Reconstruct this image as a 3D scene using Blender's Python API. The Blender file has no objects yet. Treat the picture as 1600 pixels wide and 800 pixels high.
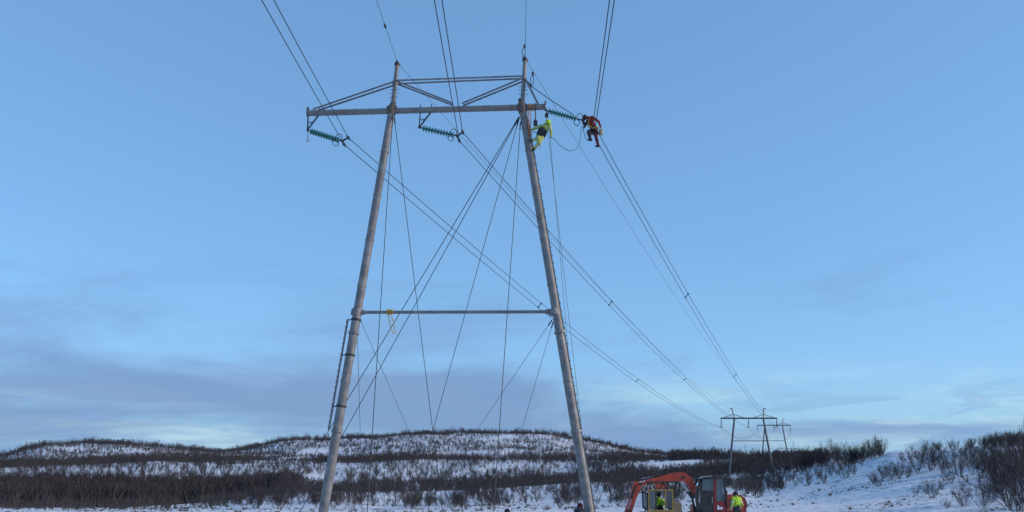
import bpy, bmesh, math, random
import numpy as np
from mathutils import Vector, Matrix, noise as mnoise

R = math.radians
random.seed(7)
rng = np.random.default_rng(11)
S = bpy.context.scene
COL = S.collection

# ------------------------------------------------------------------ camera
F, CX, CY, EYE = 1400.0, 800.0, 400.0, 1.6          # focal length and centre in photo pixels (1600 wide)
PITCH = math.atan(370 / F)
cam_d = bpy.data.cameras.new('camera'); cam = bpy.data.objects.new('camera', cam_d); COL.objects.link(cam)
cam.location = (0, 0, EYE); cam.rotation_euler = (R(90) + PITCH, 0, 0)
cam_d.sensor_width = 36; cam_d.lens = 36 * F / 1600
cam_d.clip_start = 0.1; cam_d.clip_end = 12000
S.camera = cam

# ------------------------------------------------------------------ light
SUN_ELEV, SUN_AZ = R(19), R(98)                      # azimuth clockwise from the view direction (+Y)
w = bpy.data.worlds.new('World'); S.world = w; w.use_nodes = True
nt = w.node_tree; nt.nodes.clear()
N = nt.nodes.new; LK = nt.links.new
def wmath(op, a, b=None, clamp=False):
    n = N('ShaderNodeMath'); n.operation = op; n.use_clamp = clamp
    for i, v in enumerate((a, b)):
        if v is None: continue
        if isinstance(v, (int, float)): n.inputs[i].default_value = v
        else: LK(v, n.inputs[i])
    return n.outputs[0]
def wramp(v, p0, c0, p1, c1, mode='EASE'):
    n = N('ShaderNodeValToRGB'); n.color_ramp.interpolation = mode
    e = n.color_ramp.elements
    e[0].position = p0; e[0].color = c0; e[1].position = p1; e[1].color = c1
    LK(v, n.inputs[0]); return n.outputs[0]
sky = N('ShaderNodeTexSky'); sky.sky_type = 'NISHITA'; sky.sun_disc = False
sky.sun_elevation = SUN_ELEV; sky.sun_rotation = SUN_AZ
sky.air_density = 1.0; sky.dust_density = 0.3; sky.ozone_density = 5.0; sky.altitude = 200
tc = N('ShaderNodeTexCoord'); sep = N('ShaderNodeSeparateXYZ'); LK(tc.outputs['Generated'], sep.inputs[0])
zz = sep.outputs['Z']
# long flat cloud banks: noise in direction space squashed vertically
def cloud_noise(sx, sz, off, detail, rough):
    m = N('ShaderNodeMapping'); m.inputs['Scale'].default_value = (sx, sx, sz); m.inputs['Location'].default_value = off
    LK(tc.outputs['Generated'], m.inputs[0])
    n = N('ShaderNodeTexNoise'); n.inputs['Scale'].default_value = 1; n.inputs['Detail'].default_value = detail
    n.inputs['Roughness'].default_value = rough; n.inputs['Distortion'].default_value = 0.4
    LK(m.outputs[0], n.inputs[0]); return n.outputs[0]
W1 = (0, 0, 0, 1); W2 = (1, 1, 1, 1)
n1 = cloud_noise(2.2, 9, (4.58, 1.5, 0.75), 7, 0.58)
n2 = cloud_noise(7, 42, (9.4, 1.5, 0.75), 5, 0.55)
low = wramp(zz, 0.10, W2, 0.30, W1)                  # banks lie low
bank = wmath('MULTIPLY', wramp(n1, 0.44, W1, 0.64, W2), low)
lowest = wramp(zz, 0.04, W2, 0.15, W1)
wisp = wmath('MULTIPLY', wramp(n2, 0.49, W1, 0.585, W2), lowest)
n3 = cloud_noise(5, 30, (4.4, 5.5, 0.75), 5, 0.6)
bright = wmath('MULTIPLY', wramp(n3, 0.47, W1, 0.62, W2), lowest)
def wmix(fac, a, b):
    n = N('ShaderNodeMixRGB')
    if isinstance(fac, (int, float)): n.inputs[0].default_value = fac
    else: LK(fac, n.inputs[0])
    for i, v in ((1, a), (2, b)):
        if isinstance(v, tuple): n.inputs[i].default_value = v
        else: LK(v, n.inputs[i])
    return n.outputs[0]
SKY_STRENGTH = 0.12
def cl(r, g, b): return (r / SKY_STRENGTH, g / SKY_STRENGTH, b / SKY_STRENGTH, 1)
# flatten the sky's brightness range with a gamma, then tint its colour
def vmul(a, rgb):
    n = N('ShaderNodeMixRGB'); n.blend_type = 'MULTIPLY'; n.inputs[0].default_value = 1; LK(a, n.inputs[1]); n.inputs[2].default_value = (*rgb, 1); return n.outputs[0]
g0 = N('ShaderNodeGamma'); LK(vmul(sky.outputs[0], (0.12, 0.12, 0.12)), g0.inputs[0]); g0.inputs[1].default_value = 0.5
c = vmul(g0.outputs[0], tuple(k / SKY_STRENGTH for k in (0.575, 0.845, 1.10)))
c = wmix(wmath('MULTIPLY', lowest, 0.75), c, cl(0.33, 0.56, 0.73))
c = wmix(wmath('MULTIPLY', bright, 0.8), c, cl(0.50, 0.70, 0.80))
c = wmix(wmath('MULTIPLY', bank, 0.78), c, cl(0.165, 0.265, 0.49))
c = wmix(wmath('MULTIPLY', wisp, 0.55), c, cl(0.20, 0.34, 0.60))
bg = N('ShaderNodeBackground'); bg.inputs['Strength'].default_value = SKY_STRENGTH
LK(c, bg.inputs['Color'])
wo = N('ShaderNodeOutputWorld'); LK(bg.outputs[0], wo.inputs['Surface'])

sun_d = bpy.data.lights.new('sun', 'SUN'); sun = bpy.data.objects.new('sun', sun_d); COL.objects.link(sun)
sun_d.energy = 2.9; sun_d.angle = R(12); sun_d.color = (1.0, 0.80, 0.62)
sdir = Vector((math.sin(SUN_AZ) * math.cos(SUN_ELEV), math.cos(SUN_AZ) * math.cos(SUN_ELEV), math.sin(SUN_ELEV)))
sun.rotation_euler = sdir.to_track_quat('Z', 'Y').to_euler(); sun.location = sdir * 60 + Vector((0, 0, 40))

S.render.engine = 'CYCLES'
S.render.resolution_x, S.render.resolution_y = 1024, 512
S.view_settings.view_transform = 'Standard'; S.view_settings.look = 'None'
S.view_settings.exposure = 0.12; S.view_settings.gamma = 1.0; S.view_settings.use_curve_mapping = False

# ------------------------------------------------------------------ pixel -> point
_fw = Vector((0, math.cos(PITCH), math.sin(PITCH))); _rt = Vector((1, 0, 0)); _up = _rt.cross(_fw)
EYEV = Vector((0, 0, EYE))
def ray(px, py): return _fw + _rt * ((px - CX) / F) + _up * ((CY - py) / F)
def at_depth(px, py, Y):
    d = ray(px, py); return EYEV + d * (Y / d.y)
def at_z(px, py, z):
    d = ray(px, py); return EYEV + d * ((z - EYE) / d.z)
PHI = R(5)
TB = Vector((-2.8, 45, 0))
TU = Vector((math.cos(PHI), -math.sin(PHI), 0)); TN = Vector((math.sin(PHI), math.cos(PHI), 0))
def tp(px, py, off=0.0):
    """point of the pylon's upright plane (off metres behind it) seen at a pixel"""
    d = ray(px, py); t = ((TB + TN * off - EYEV).dot(TN)) / d.dot(TN); return EYEV + d * t
def project(P):
    v = P - EYEV; z = v.dot(_fw); return CX + F * v.dot(_rt) / z, CY - F * v.dot(_up) / z

# ------------------------------------------------------------------ materials
MATS = {}
def mat(name, col, rough=0.6, metal=0.0, col2=None, scale=6.0, lo=0.4, hi=0.65, bump=0.0, detail=5, trans=0.0, spec=0.5, bscale=None):
    if name in MATS: return MATS[name]
    m = bpy.data.materials.new(name); m.use_nodes = True; t = m.node_tree; b = t.nodes['Principled BSDF']
    b.inputs['Base Color'].default_value = (*col, 1); b.inputs['Roughness'].default_value = rough
    b.inputs['Metallic'].default_value = metal; b.inputs['Transmission Weight'].default_value = trans
    b.inputs['Specular IOR Level'].default_value = spec
    co = t.nodes.new('ShaderNodeTexCoord')
    if col2 is None: col2 = tuple(x * 0.72 for x in col)
    n = t.nodes.new('ShaderNodeTexNoise'); n.inputs['Scale'].default_value = scale; n.inputs['Detail'].default_value = detail
    n.inputs['Roughness'].default_value = 0.62
    t.links.new(co.outputs['Object'], n.inputs['Vector'])
    r = t.nodes.new('ShaderNodeValToRGB'); e = r.color_ramp.elements
    e[0].position = lo; e[0].color = (*col, 1); e[1].position = hi; e[1].color = (*col2, 1)
    t.links.new(n.outputs[0], r.inputs[0]); t.links.new(r.outputs[0], b.inputs['Base Color'])
    if bump:
        n2 = t.nodes.new('ShaderNodeTexNoise'); n2.inputs['Scale'].default_value = bscale or scale * 3; n2.inputs['Detail'].default_value = 4
        t.links.new(co.outputs['Object'], n2.inputs['Vector'])
        bp = t.nodes.new('ShaderNodeBump'); bp.inputs['Strength'].default_value = bump; bp.inputs['Distance'].default_value = 0.05
        t.links.new(n2.outputs[0], bp.inputs['Height']); t.links.new(bp.outputs[0], b.inputs['Normal'])
    MATS[name] = m; return m
M_LEG = mat('weathered_galvanised_leg', (0.15, 0.15, 0.15), 0.62, 0.25, (0.29, 0.29, 0.285), 2.4, 0.38, 0.76, 0.2, bscale=9)
M_ARM = mat('weathered_galvanised_beam', (0.22, 0.22, 0.215), 0.6, 0.3, (0.15, 0.14, 0.13), 2.5, 0.45, 0.7, 0.1)
M_ANGLE = mat('galvanised_angle_bar', (0.24, 0.24, 0.25), 0.55, 0.3, (0.15, 0.14, 0.145), 3)
M_RUST = mat('rusty_clamp_steel', (0.12, 0.10, 0.09), 0.7, 0.3, (0.15, 0.11, 0.085), 7)
M_DARK = mat('dark_fitting_steel', (0.045, 0.05, 0.06), 0.5, 0.5, scale=9)
M_WIRE = mat('stranded_conductor', (0.035, 0.04, 0.055), 0.55, 0.5, (0.06, 0.065, 0.08), 40)
M_GUY = mat('guy_cable_steel', (0.045, 0.05, 0.065), 0.55, 0.5, scale=40)
M_GLASS_INS = mat('green_insulator_glass', (0.05, 0.24, 0.235), 0.15, 0, (0.035, 0.16, 0.16), 12, trans=0.25)
M_FARSTEEL = mat('dull_pylon_steel', (0.10, 0.11, 0.13), 0.6, 0.3, scale=2)
M_ROPE = mat('grey_rope', (0.10, 0.12, 0.15), 0.9, scale=60)
M_YROPE = mat('yellow_webbing', (0.55, 0.36, 0.06), 0.85, 0, (0.42, 0.25, 0.05), 20)
M_OROPE = mat('orange_webbing', (0.42, 0.17, 0.05), 0.85, 0, (0.30, 0.12, 0.04), 20)
M_HIVIS = mat('hi_vis_cloth', (0.36, 0.62, 0.03), 0.8, 0, (0.26, 0.46, 0.03), 9, bump=0.3)
M_HIYEL = mat('faded_hi_vis_cloth', (0.42, 0.48, 0.12), 0.85, 0, (0.30, 0.36, 0.09), 9, bump=0.3)
M_NAVY = mat('navy_work_cloth', (0.018, 0.02, 0.032), 0.85, 0, (0.03, 0.032, 0.045), 9, bump=0.3)
M_BLACK = mat('black_boot_rubber', (0.012, 0.012, 0.014), 0.6, scale=20)
M_REDC = mat('red_work_cloth', (0.25, 0.022, 0.020), 0.85, 0, (0.13, 0.014, 0.018), 7, bump=0.3)
M_DRED = mat('dark_red_cloth', (0.09, 0.014, 0.020), 0.85, 0, (0.05, 0.010, 0.016), 7, bump=0.3)
M_SKIN = mat('skin', (0.50, 0.30, 0.22), 0.6, 0, (0.45, 0.25, 0.18), 12)
M_GREYC = mat('grey_cloth', (0.16, 0.17, 0.18), 0.85, 0, scale=9)
M_BEIGE = mat('beige_canvas', (0.40, 0.34, 0.22), 0.9, 0, scale=12)
M_ORANGE = mat('orange_red_machine_paint', (0.48, 0.06, 0.024), 0.5, 0, (0.17, 0.035, 0.022), 2.6, 0.42, 0.78, 0.08)
M_CABRED = mat('dark_red_machine_paint', (0.24, 0.022, 0.025), 0.45, 0, (0.15, 0.018, 0.02), 3)
M_MDARK = mat('dark_machine_frame', (0.022, 0.022, 0.026), 0.6, 0, (0.04, 0.036, 0.034), 5)
M_CHROME = mat('bright_piston_rod', (0.5, 0.5, 0.52), 0.25, 0.9, scale=5)
M_YELLOW = mat('worn_yellow_paint', (0.42, 0.27, 0.055), 0.55, 0, (0.24, 0.15, 0.05), 6)
M_TAN = mat('muddy_tan_paint', (0.27, 0.20, 0.11), 0.7, 0, (0.15, 0.105, 0.065), 4, bump=0.1)
M_WHITE = mat('white_paint', (0.75, 0.75, 0.76), 0.6, 0, (0.6, 0.6, 0.62), 4)
M_LOUVRE = mat('grey_louvre_metal', (0.22, 0.23, 0.24), 0.5, 0.3, scale=8)
M_GLASS = mat('tinted_cab_glass', (0.30, 0.42, 0.44), 0.06, 0, (0.26, 0.38, 0.40), 2, trans=0.75)
M_TRACK = mat('muddy_track_steel', (0.03, 0.026, 0.024), 0.8, 0.2, (0.08, 0.07, 0.065), 7)
M_STEM = mat('birch_bark', (0.12, 0.11, 0.11), 0.85, 0, (0.06, 0.048, 0.046), 5)
M_TWIG = mat('birch_twigs', (0.035, 0.028, 0.031), 0.85, 0, (0.022, 0.017, 0.021), 5)
M_TWIG2 = mat('willow_twigs', (0.048, 0.035, 0.031), 0.85, 0, (0.030, 0.022, 0.022), 5)
M_GRASS = mat('dead_grass', (0.085, 0.058, 0.036), 0.9, 0, (0.05, 0.034, 0.026), 5)

def snow_material():
    m = bpy.data.materials.new('trodden_snow'); m.use_nodes = True; t = m.node_tree; b = t.nodes['Principled BSDF']
    L = t.links.new
    g = t.nodes.new('ShaderNodeNewGeometry')
    def noise(scale, detail=6, rough=0.6, sc=(1, 1, 1)):
        mp = t.nodes.new('ShaderNodeMapping'); mp.inputs['Scale'].default_value = sc; L(g.outputs['Position'], mp.inputs[0])
        n = t.nodes.new('ShaderNodeTexNoise'); n.inputs['Scale'].default_value = scale; n.inputs['Detail'].default_value = detail; n.inputs['Roughness'].default_value = rough
        L(mp.outputs[0], n.inputs[0]); return n.outputs[0]
    def ramp(v, p0, c0, p1, c1):
        r = t.nodes.new('ShaderNodeValToRGB'); e = r.color_ramp.elements
        e[0].position = p0; e[0].color = c0; e[1].position = p1; e[1].color = c1; L(v, r.inputs[0]); return r.outputs[0]
    def mx(f, a, c2):
        n = t.nodes.new('ShaderNodeMixRGB'); L(f, n.inputs[0])
        for i, v in ((1, a), (2, c2)):
            if isinstance(v, tuple): n.inputs[i].default_value = v
            else: L(v, n.inputs[i])
        return n.outputs[0]
    base = ramp(noise(0.25, 5), 0.3, (0.80, 0.81, 0.84, 1), 0.7, (0.70, 0.715, 0.76, 1))
    # heather and stones poking through thin snow
    patch = ramp(noise(0.055, 4, 0.55), 0.40, W1, 0.60, W2)
    speck = ramp(noise(1.1, 8, 0.72, (1, 0.55, 1)), 0.53, W1, 0.60, W2)
    mul = t.nodes.new('ShaderNodeMath'); mul.operation = 'MULTIPLY'; L(patch, mul.inputs[0]); L(speck, mul.inputs[1])
    m2 = t.nodes.new('ShaderNodeMath'); m2.operation = 'MULTIPLY'; L(mul.outputs[0], m2.inputs[0]); m2.inputs[1].default_value = 0.85
    L(mx(m2.outputs[0], base, (0.10, 0.078, 0.066, 1)), b.inputs['Base Color'])
    b.inputs['Roughness'].default_value = 0.75; b.inputs['Specular IOR Level'].default_value = 0.25
    bp = t.nodes.new('ShaderNodeBump'); bp.inputs['Strength'].default_value = 0.85; bp.inputs['Distance'].default_value = 0.35
    L(noise(1.6, 7, 0.62), bp.inputs['Height']); L(bp.outputs[0], b.inputs['Normal'])
    return m
M_SNOW = snow_material()

# ------------------------------------------------------------------ mesh helpers
class MB:
    """collects solids; build() links them as one mesh object"""
    def __init__(s): s.v = []; s.f = []; s.m = []
    def add(s, vs, fs, mi=0):
        o = len(s.v); s.v += [tuple(v) for v in vs]; s.f += [tuple(i + o for i in f) for f in fs]; s.m += [mi] * len(fs)
    def tube(s, p0, p1, r0, r1=None, n=12, mi=0, caps=True):
        s.path([p0, p1], [r0, r0 if r1 is None else r1], n, mi, caps)
    def path(s, pts, rad, n=8, mi=0, caps=True):
        pts = [Vector(p) for p in pts]
        if isinstance(rad, (int, float)): rad = [rad] * len(pts)
        vs = []; prev = None
        for i, p in enumerate(pts):
            d = (pts[min(i + 1, len(pts) - 1)] - pts[max(i - 1, 0)]).normalized()
            if prev is None:
                a = Vector((0, 0, 1)) if abs(d.z) < 0.9 else Vector((1, 0, 0))
                x = d.cross(a).normalized()
            else: x = (prev - d * prev.dot(d)).normalized()
            prev = x; y = d.cross(x)
            for k in range(n):
                t = 2 * math.pi * k / n; vs.append(p + (x * math.cos(t) + y * math.sin(t)) * rad[i])
        fs = []
        for i in range(len(pts) - 1):
            for k in range(n):
                a = i * n + k; b2 = i * n + (k + 1) % n; fs.append((a, b2, b2 + n, a + n))
        if caps:
            fs.append(tuple(range(n))[::-1]); o = (len(pts) - 1) * n; fs.append(tuple(range(o, o + n)))
        s.add(vs, fs, mi)
    def lathe(s, c, axis, prof, n=14, mi=0):
        """prof: (distance along the axis, radius)"""
        axis = Vector(axis).normalized(); s.path([Vector(c) + axis * a for a, _ in prof], [max(r, 1e-4) for _, r in prof], n, mi)
    def box(s, c, sx, sy, sz, rot=None, mi=0):
        vs = [Vector((x * sx / 2, y * sy / 2, z * sz / 2)) for x in (-1, 1) for y in (-1, 1) for z in (-1, 1)]
        if rot is not None: vs = [rot @ v for v in vs]
        c = Vector(c)
        s.add([v + c for v in vs], [(0, 1, 3, 2), (4, 6, 7, 5), (0, 4, 5, 1), (2, 3, 7, 6), (0, 2, 6, 4), (1, 5, 7, 3)], mi)
    def bar(s, p0, p1, wd, th, side=None, mi=0):
        p0 = Vector(p0); p1 = Vector(p1); d = (p1 - p0).normalized()
        a = Vector(side) if side is not None else (Vector((0, 0, 1)) if abs(d.z) < 0.9 else Vector((1, 0, 0)))
        x = d.cross(a).normalized(); y = x.cross(d).normalized(); vs = []
        for p in (p0, p1):
            for a1, b1 in ((-1, -1), (1, -1), (1, 1), (-1, 1)): vs.append(p + x * a1 * wd / 2 + y * b1 * th / 2)
        s.add(vs, [(3, 2, 1, 0), (4, 5, 6, 7), (0, 1, 5, 4), (1, 2, 6, 5), (2, 3, 7, 6), (3, 0, 4, 7)], mi)
    def prism(s, poly, depth_vec, mi=0):
        """a polygon of points given thickness along depth_vec (both ways)"""
        poly = [Vector(p) for p in poly]; h = Vector(depth_vec) / 2; n = len(poly)
        fs = [tuple(range(n)), tuple(range(2 * n - 1, n - 1, -1))] + [(i, i + n, (i + 1) % n + n, (i + 1) % n) for i in range(n)]
        s.add([p - h for p in poly] + [p + h for p in poly], fs, mi)
    def torus(s, c, axis, Rr, r, n=20, k=6, mi=0, arc=1.0):
        axis = Vector(axis).normalized(); a = Vector((0, 0, 1)) if abs(axis.z) < 0.9 else Vector((1, 0, 0))
        x = axis.cross(a).normalized(); y = axis.cross(x)
        c = Vector(c); s.path([c + (x * math.cos(2 * math.pi * arc * i / n) + y * math.sin(2 * math.pi * arc * i / n)) * Rr for i in range(n + 1)], r, k, mi)
    def sphere(s, c, r, seg=12, rings=8, sc=(1, 1, 1), mi=0):
        c = Vector(c); vs = []
        for i in range(rings + 1):
            t = math.pi * i / rings
            for k in range(seg):
                p = 2 * math.pi * k / seg
                vs.append(c + Vector((math.sin(t) * math.cos(p) * sc[0], math.sin(t) * math.sin(p) * sc[1], math.cos(t) * sc[2])) * r)
        fs = [(i * seg + k, (i + 1) * seg + k, (i + 1) * seg + (k + 1) % seg, i * seg + (k + 1) % seg) for i in range(rings) for k in range(seg)]
        s.add(vs, fs, mi)
    def mesh(s, name, mats, smooth=False):
        me = bpy.data.meshes.new(name); me.from_pydata(s.v, [], s.f); me.update()
        for m in (mats if isinstance(mats, (list, tuple)) else [mats]): me.materials.append(m)
        me.polygons.foreach_set('material_index', s.m)
        bm = bmesh.new(); bm.from_mesh(me); bmesh.ops.recalc_face_normals(bm, faces=bm.faces); bm.to_mesh(me); bm.free()
        if smooth:
            me.polygons.foreach_set('use_smooth', [True] * len(me.polygons))
            me.set_sharp_from_angle(angle=R(45))
        return me
    def build(s, name, mats, parent=None, smooth=True):
        o = bpy.data.objects.new(name, s.mesh(name, mats, smooth)); COL.objects.link(o)
        if parent is not None: adopt(o, parent)
        return o
_WM = {}
def world_of(o): return _WM.get(o.name, Matrix.Identity(4))
def adopt(o, parent):
    o.parent = parent; o.matrix_parent_inverse = world_of(parent).inverted(); 
def empty(name, loc):
    o = bpy.data.objects.new(name, None); COL.objects.link(o); o.location = loc; o.empty_display_size = 0.2
    _WM[o.name] = Matrix.Translation(Vector(loc)); return o
def tag(o, label, cat, group=None):
    o['label'] = label; o['category'] = cat
    if group: o['group'] = group
    return o
def structure(o): o['kind'] = 'structure'; return o

# ------------------------------------------------------------------ terrain
ROWS = [110, 140, 170, 215, 270, 330, 400, 470, 560, 700]
COLS = {   # photo column -> picture height of the ground at each of those distances
 -400: [798, 797, 794.5, 784, 765, 745, 743, 738, 735, 742],
    0: [798, 797, 794.5, 784, 760, 733, 731, 725, 716, 728],
   30: [798, 797, 794.5, 784, 760, 732, 729, 719, 705, 718],
   60: [798, 797, 794.5, 784, 760, 731, 728, 716, 697, 712],
  130: [798, 797, 794.5, 784, 758, 727, 725, 714, 694, 708],
  200: [798, 797, 794.5, 784, 757, 725, 723, 714, 695, 708],
  280: [798, 795, 791, 784, 757, 723, 722, 715, 704, 714],
  345: [798, 791, 786, 784, 757, 723, 722, 714, 708, 718],
  400: [797, 784, 777, 775, 757, 723, 722, 712, 699, 712],
  440: [797, 782, 773, 773, 757, 723, 722, 710, 690, 708],
  520: [797, 780, 768, 770, 757, 723, 722, 707, 688, 706],
  600: [796, 783, 769, 769, 757, 721, 720, 702, 684, 704],
  660: [796, 783, 769, 769, 757, 720, 719, 700, 679, 702],
  800: [795, 779, 762, 764, 752, 720, 719, 700, 678, 702],
  860: [794, 777, 759, 762, 750, 720, 719, 701, 679, 702],
  930: [793, 774, 756, 760, 748, 720, 720, 706, 692, 708],
 1000: [791, 771, 753, 756, 743, 720, 720, 714, 708, 718],
 1100: [787, 771, 757, 748, 735, 719, 720, 719, 717, 722],
 1180: [787, 777, 763, 742, 730, 719, 721, 722, 722, 724],
 1250: [783, 767, 751, 733, 722, 720, 723, 725, 726, 728],
 1300: [776, 756, 737, 719, 720, 724, 727, 729, 730, 732],
 1400: [758, 728, 706, 711, 718, 724, 728, 730, 732, 734],
 1500: [748, 702, 703, 709, 716, 722, 726, 730, 732, 734],
 1600: [730, 693, 696, 704, 712, 720, 726, 730, 732, 734],
 1900: [715, 688, 692, 700, 710, 720, 726, 730, 732, 734],
}
NEAR = {   # photo column -> ground height in metres at 60 m and 85 m
 -400: (-0.3, -0.4), 0: (-0.2, -0.35), 860: (0, -0.1), 960: (-0.35, -0.15), 1130: (-0.35, -0.1), 1200: (0, 0.1), 1400: (0.05, 0.6), 1500: (0.2, 1.1), 1600: (0.6, 2.0), 1900: (1.2, 3.2)}
def az_of(px, py=740):
    d = ray(px, py); return math.degrees(math.atan2(d.x, d.y))
def z_of(px, py, dist):
    d = ray(px, py); return EYE + d.z / math.hypot(d.x, d.y) * dist
_ck = sorted(COLS); _caz = np.array([az_of(k) for k in _ck])
_cz = np.array([[z_of(k, y, d) for y, d in zip(COLS[k], ROWS)] for k in _ck])
_nk = sorted(NEAR); _naz = np.array([az_of(k) for k in _nk]); _nz = np.array([NEAR[k] for k in _nk])
DIST = np.array([0, 25, 60, 85] + ROWS + [1000, 1800, 5000], float)
def column(az):
    back = min(1.0, max(0.0, (abs(az) - 48) / 60))       # outside the view the land levels out to low hills
    near = [np.interp(az, _naz, _nz[:, i]) for i in range(2)]
    far = [np.interp(az, _caz, _cz[:, i]) for i in range(len(ROWS))]
    zs = np.array([0, 0] + near + far + [2.0, -6.0, -20.0])
    flat = np.array([0, 0, 0, 0] + [0.4, 1.2, 2, 3, 5, 8, 9, 12, 16, 12] + [2, -6, -20])
    return zs * (1 - back) + flat * back
_FINE = 0.2
_azs = np.concatenate([np.arange(-180, -48, 3.0), np.arange(-48, 48, _FINE), np.arange(48, 180, 3.0)])
_cols = np.array([column(a) for a in _azs])
# soften the columns across the slope a little
_k = np.array([1, 2, 3, 2, 1.]); _k /= _k.sum()
_pad = np.concatenate([_cols[-2:], _cols, _cols[:2]]); _cols = sum(_k[i] * _pad[i:i + len(_cols)] for i in range(5))
def hermite(d, zs):
    """monotone-ish cubic along the distance"""
    i = int(np.clip(np.searchsorted(DIST, d) - 1, 0, len(DIST) - 2))
    h = DIST[i + 1] - DIST[i]; t = (d - DIST[i]) / h
    def sl(j):
        if j <= 0 or j >= len(DIST) - 1: return 0.0
        a = (zs[j] - zs[j - 1]) / (DIST[j] - DIST[j - 1]); b = (zs[j + 1] - zs[j]) / (DIST[j + 1] - DIST[j])
        return 0.0 if a * b <= 0 else 2 * a * b / (a + b)
    m0, m1 = sl(i), sl(i + 1)
    return ((2 * t**3 - 3 * t**2 + 1) * zs[i] + (t**3 - 2 * t**2 + t) * h * m0 + (-2 * t**3 + 3 * t**2) * zs[i + 1] + (t**3 - t**2) * h * m1)
def ground(x, y):
    d = math.hypot(x, y); az = math.degrees(math.atan2(x, y))
    j = int(np.searchsorted(_azs, az)); j0 = (j - 1) % len(_azs); j1 = j % len(_azs)
    a0 = _azs[j0]; a1 = _azs[j1]; sp = (a1 - a0) % 360 or 1; f = ((az - a0) % 360) / sp
    z = hermite(d, _cols[j0]) * (1 - f) + hermite(d, _cols[j1]) * f
    amp = min(1.0, d / 60) * (0.10 + min(d, 500) / 400 * 0.9)
    z += amp * (mnoise.noise(Vector((x * 0.045, y * 0.045, 3.1))) + 0.35 * mnoise.noise(Vector((x * 0.15, y * 0.15, 7.1)))) + min(1.0, d / 40) * (0.06 * mnoise.noise(Vector((x * 0.5, y * 0.5, 1.1))) + 0.13 * mnoise.noise(Vector((x * 0.22, y * 0.3, 5.1))))
    return z
_rad = list(np.concatenate([[0.01, 4, 8, 13, 18, 24], np.arange(30, 130, 2.5), np.arange(130, 260, 4), np.arange(260, 620, 6.5), [640, 670, 710, 780, 860, 1000, 1250, 1600, 2100, 2900, 4000, 5000]]))
vs = [(0, 0, ground(0, 0.01))]; fs = []; na = len(_azs)
for r_ in _rad[1:]:
    for a in _azs:
        x = r_ * math.sin(R(a)); y = r_ * math.cos(R(a)); vs.append((x, y, ground(x, y)))
for k in range(na): fs.append((0, 1 + (k + 1) % na, 1 + k))
for i in range(len(_rad) - 2):
    for k in range(na):
        a = 1 + i * na + k; b = 1 + i * na + (k + 1) % na; fs.append((a, b, b + na, a + na))
me = bpy.data.meshes.new('snowy_ground'); me.from_pydata(vs, [], fs); me.update(); me.materials.append(M_SNOW)
me.polygons.foreach_set('use_smooth', [True] * len(me.polygons))
g_o = bpy.data.objects.new('snowy_ground', me); COL.objects.link(g_o); structure(g_o)
def on_ground(x, y, dz=0.0): return Vector((x, y, ground(x, y) + dz))

# ------------------------------------------------------------------ the angle pylon
tower = empty('angle_pylon', on_ground(TB.x, TB.y))
tag(tower, 'tall grey tubular steel portal pylon with leaning legs and truss crossarm', 'pylon')
def extend_to_ground(a, b, sink=0.3):
    d = (b - a).normalized(); t = (a.z - (ground(b.x, b.y) - sink)) / -d.z; return a + d * t
armL, armR = tp(481, 177), tp(851, 167)
legs = {}
for key, top, bot in (('l', tp(612.5, 171), tp(505, 800)), ('r', tp(816, 168), tp(921.5, 800))):
    foot = extend_to_ground(top, bot); legs[key] = (top, foot)
    m = MB(); L = (foot - top).length
    # tube in bolted sections, each a touch wider than the one above
    secs = 9; prev = None
    for i in range(secs):
        a = top.lerp(foot, i / secs); b = top.lerp(foot, (i + 1) / secs)
        r_ = 0.200 + 0.005 * i; m.tube(a, b, r_, r_ + 0.005, 20)
    lg = m.build('leg', M_LEG, tower)
    for i in range(1, secs):
        c = top.lerp(foot, i / secs); d = (foot - top).normalized(); big = i in (5, 7)
        q = MB(); e = 0.055 if big else 0.018; q.lathe(c - d * 0.05, d, [(0, 0.200 + 0.005 * i + e), (0.10, 0.205 + 0.005 * i + e)], 20)
        if big:
            for k in range(12):
                an = 2 * math.pi * k / 12; x = d.cross(TN).normalized(); y = d.cross(x); o = (x * math.cos(an) + y * math.sin(an)) * (0.200 + 0.005 * i + 0.03)
                q.tube(c + o - d * 0.075, c + o + d * 0.085, 0.014, n=5)
        q.build('flange', M_LEG if not big else M_ANGLE, lg)
def leg_at(key, py_z):
    a, b = legs[key]; t = (a.z - py_z) / (a.z - b.z); return a.lerp(b, t)
# crossarm
m = MB(); m.tube(armL, armR, 0.165, n=20)
arm = m.build('crossarm', M_ARM, tower)
for p, s_ in ((armL, -1), (armR, 1)):
    q = MB(); ax = (armR - armL).normalized() * s_; q.lathe(p - ax * 0.02, ax, [(0, 0.19), (0.05, 0.19)], 20)
    q.bar(p + Vector((0, 0, 0.12)) + ax * 0.04, p + Vector((0, 0, 0.36)) + ax * 0.04, 0.05, 0.08)
    q.build('end_plate', M_RUST, arm)
for px in (520, 560, 660, 700, 760, 800, 835):
    f_ = (px - 481) / 370; c = armL.lerp(armR, f_); ax = (armR - armL).normalized()
    q = MB(); q.lathe(c - ax * 0.04, ax, [(0, 0.178), (0.08, 0.178)], 20); q.build('collar', M_ARM, arm)
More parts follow.
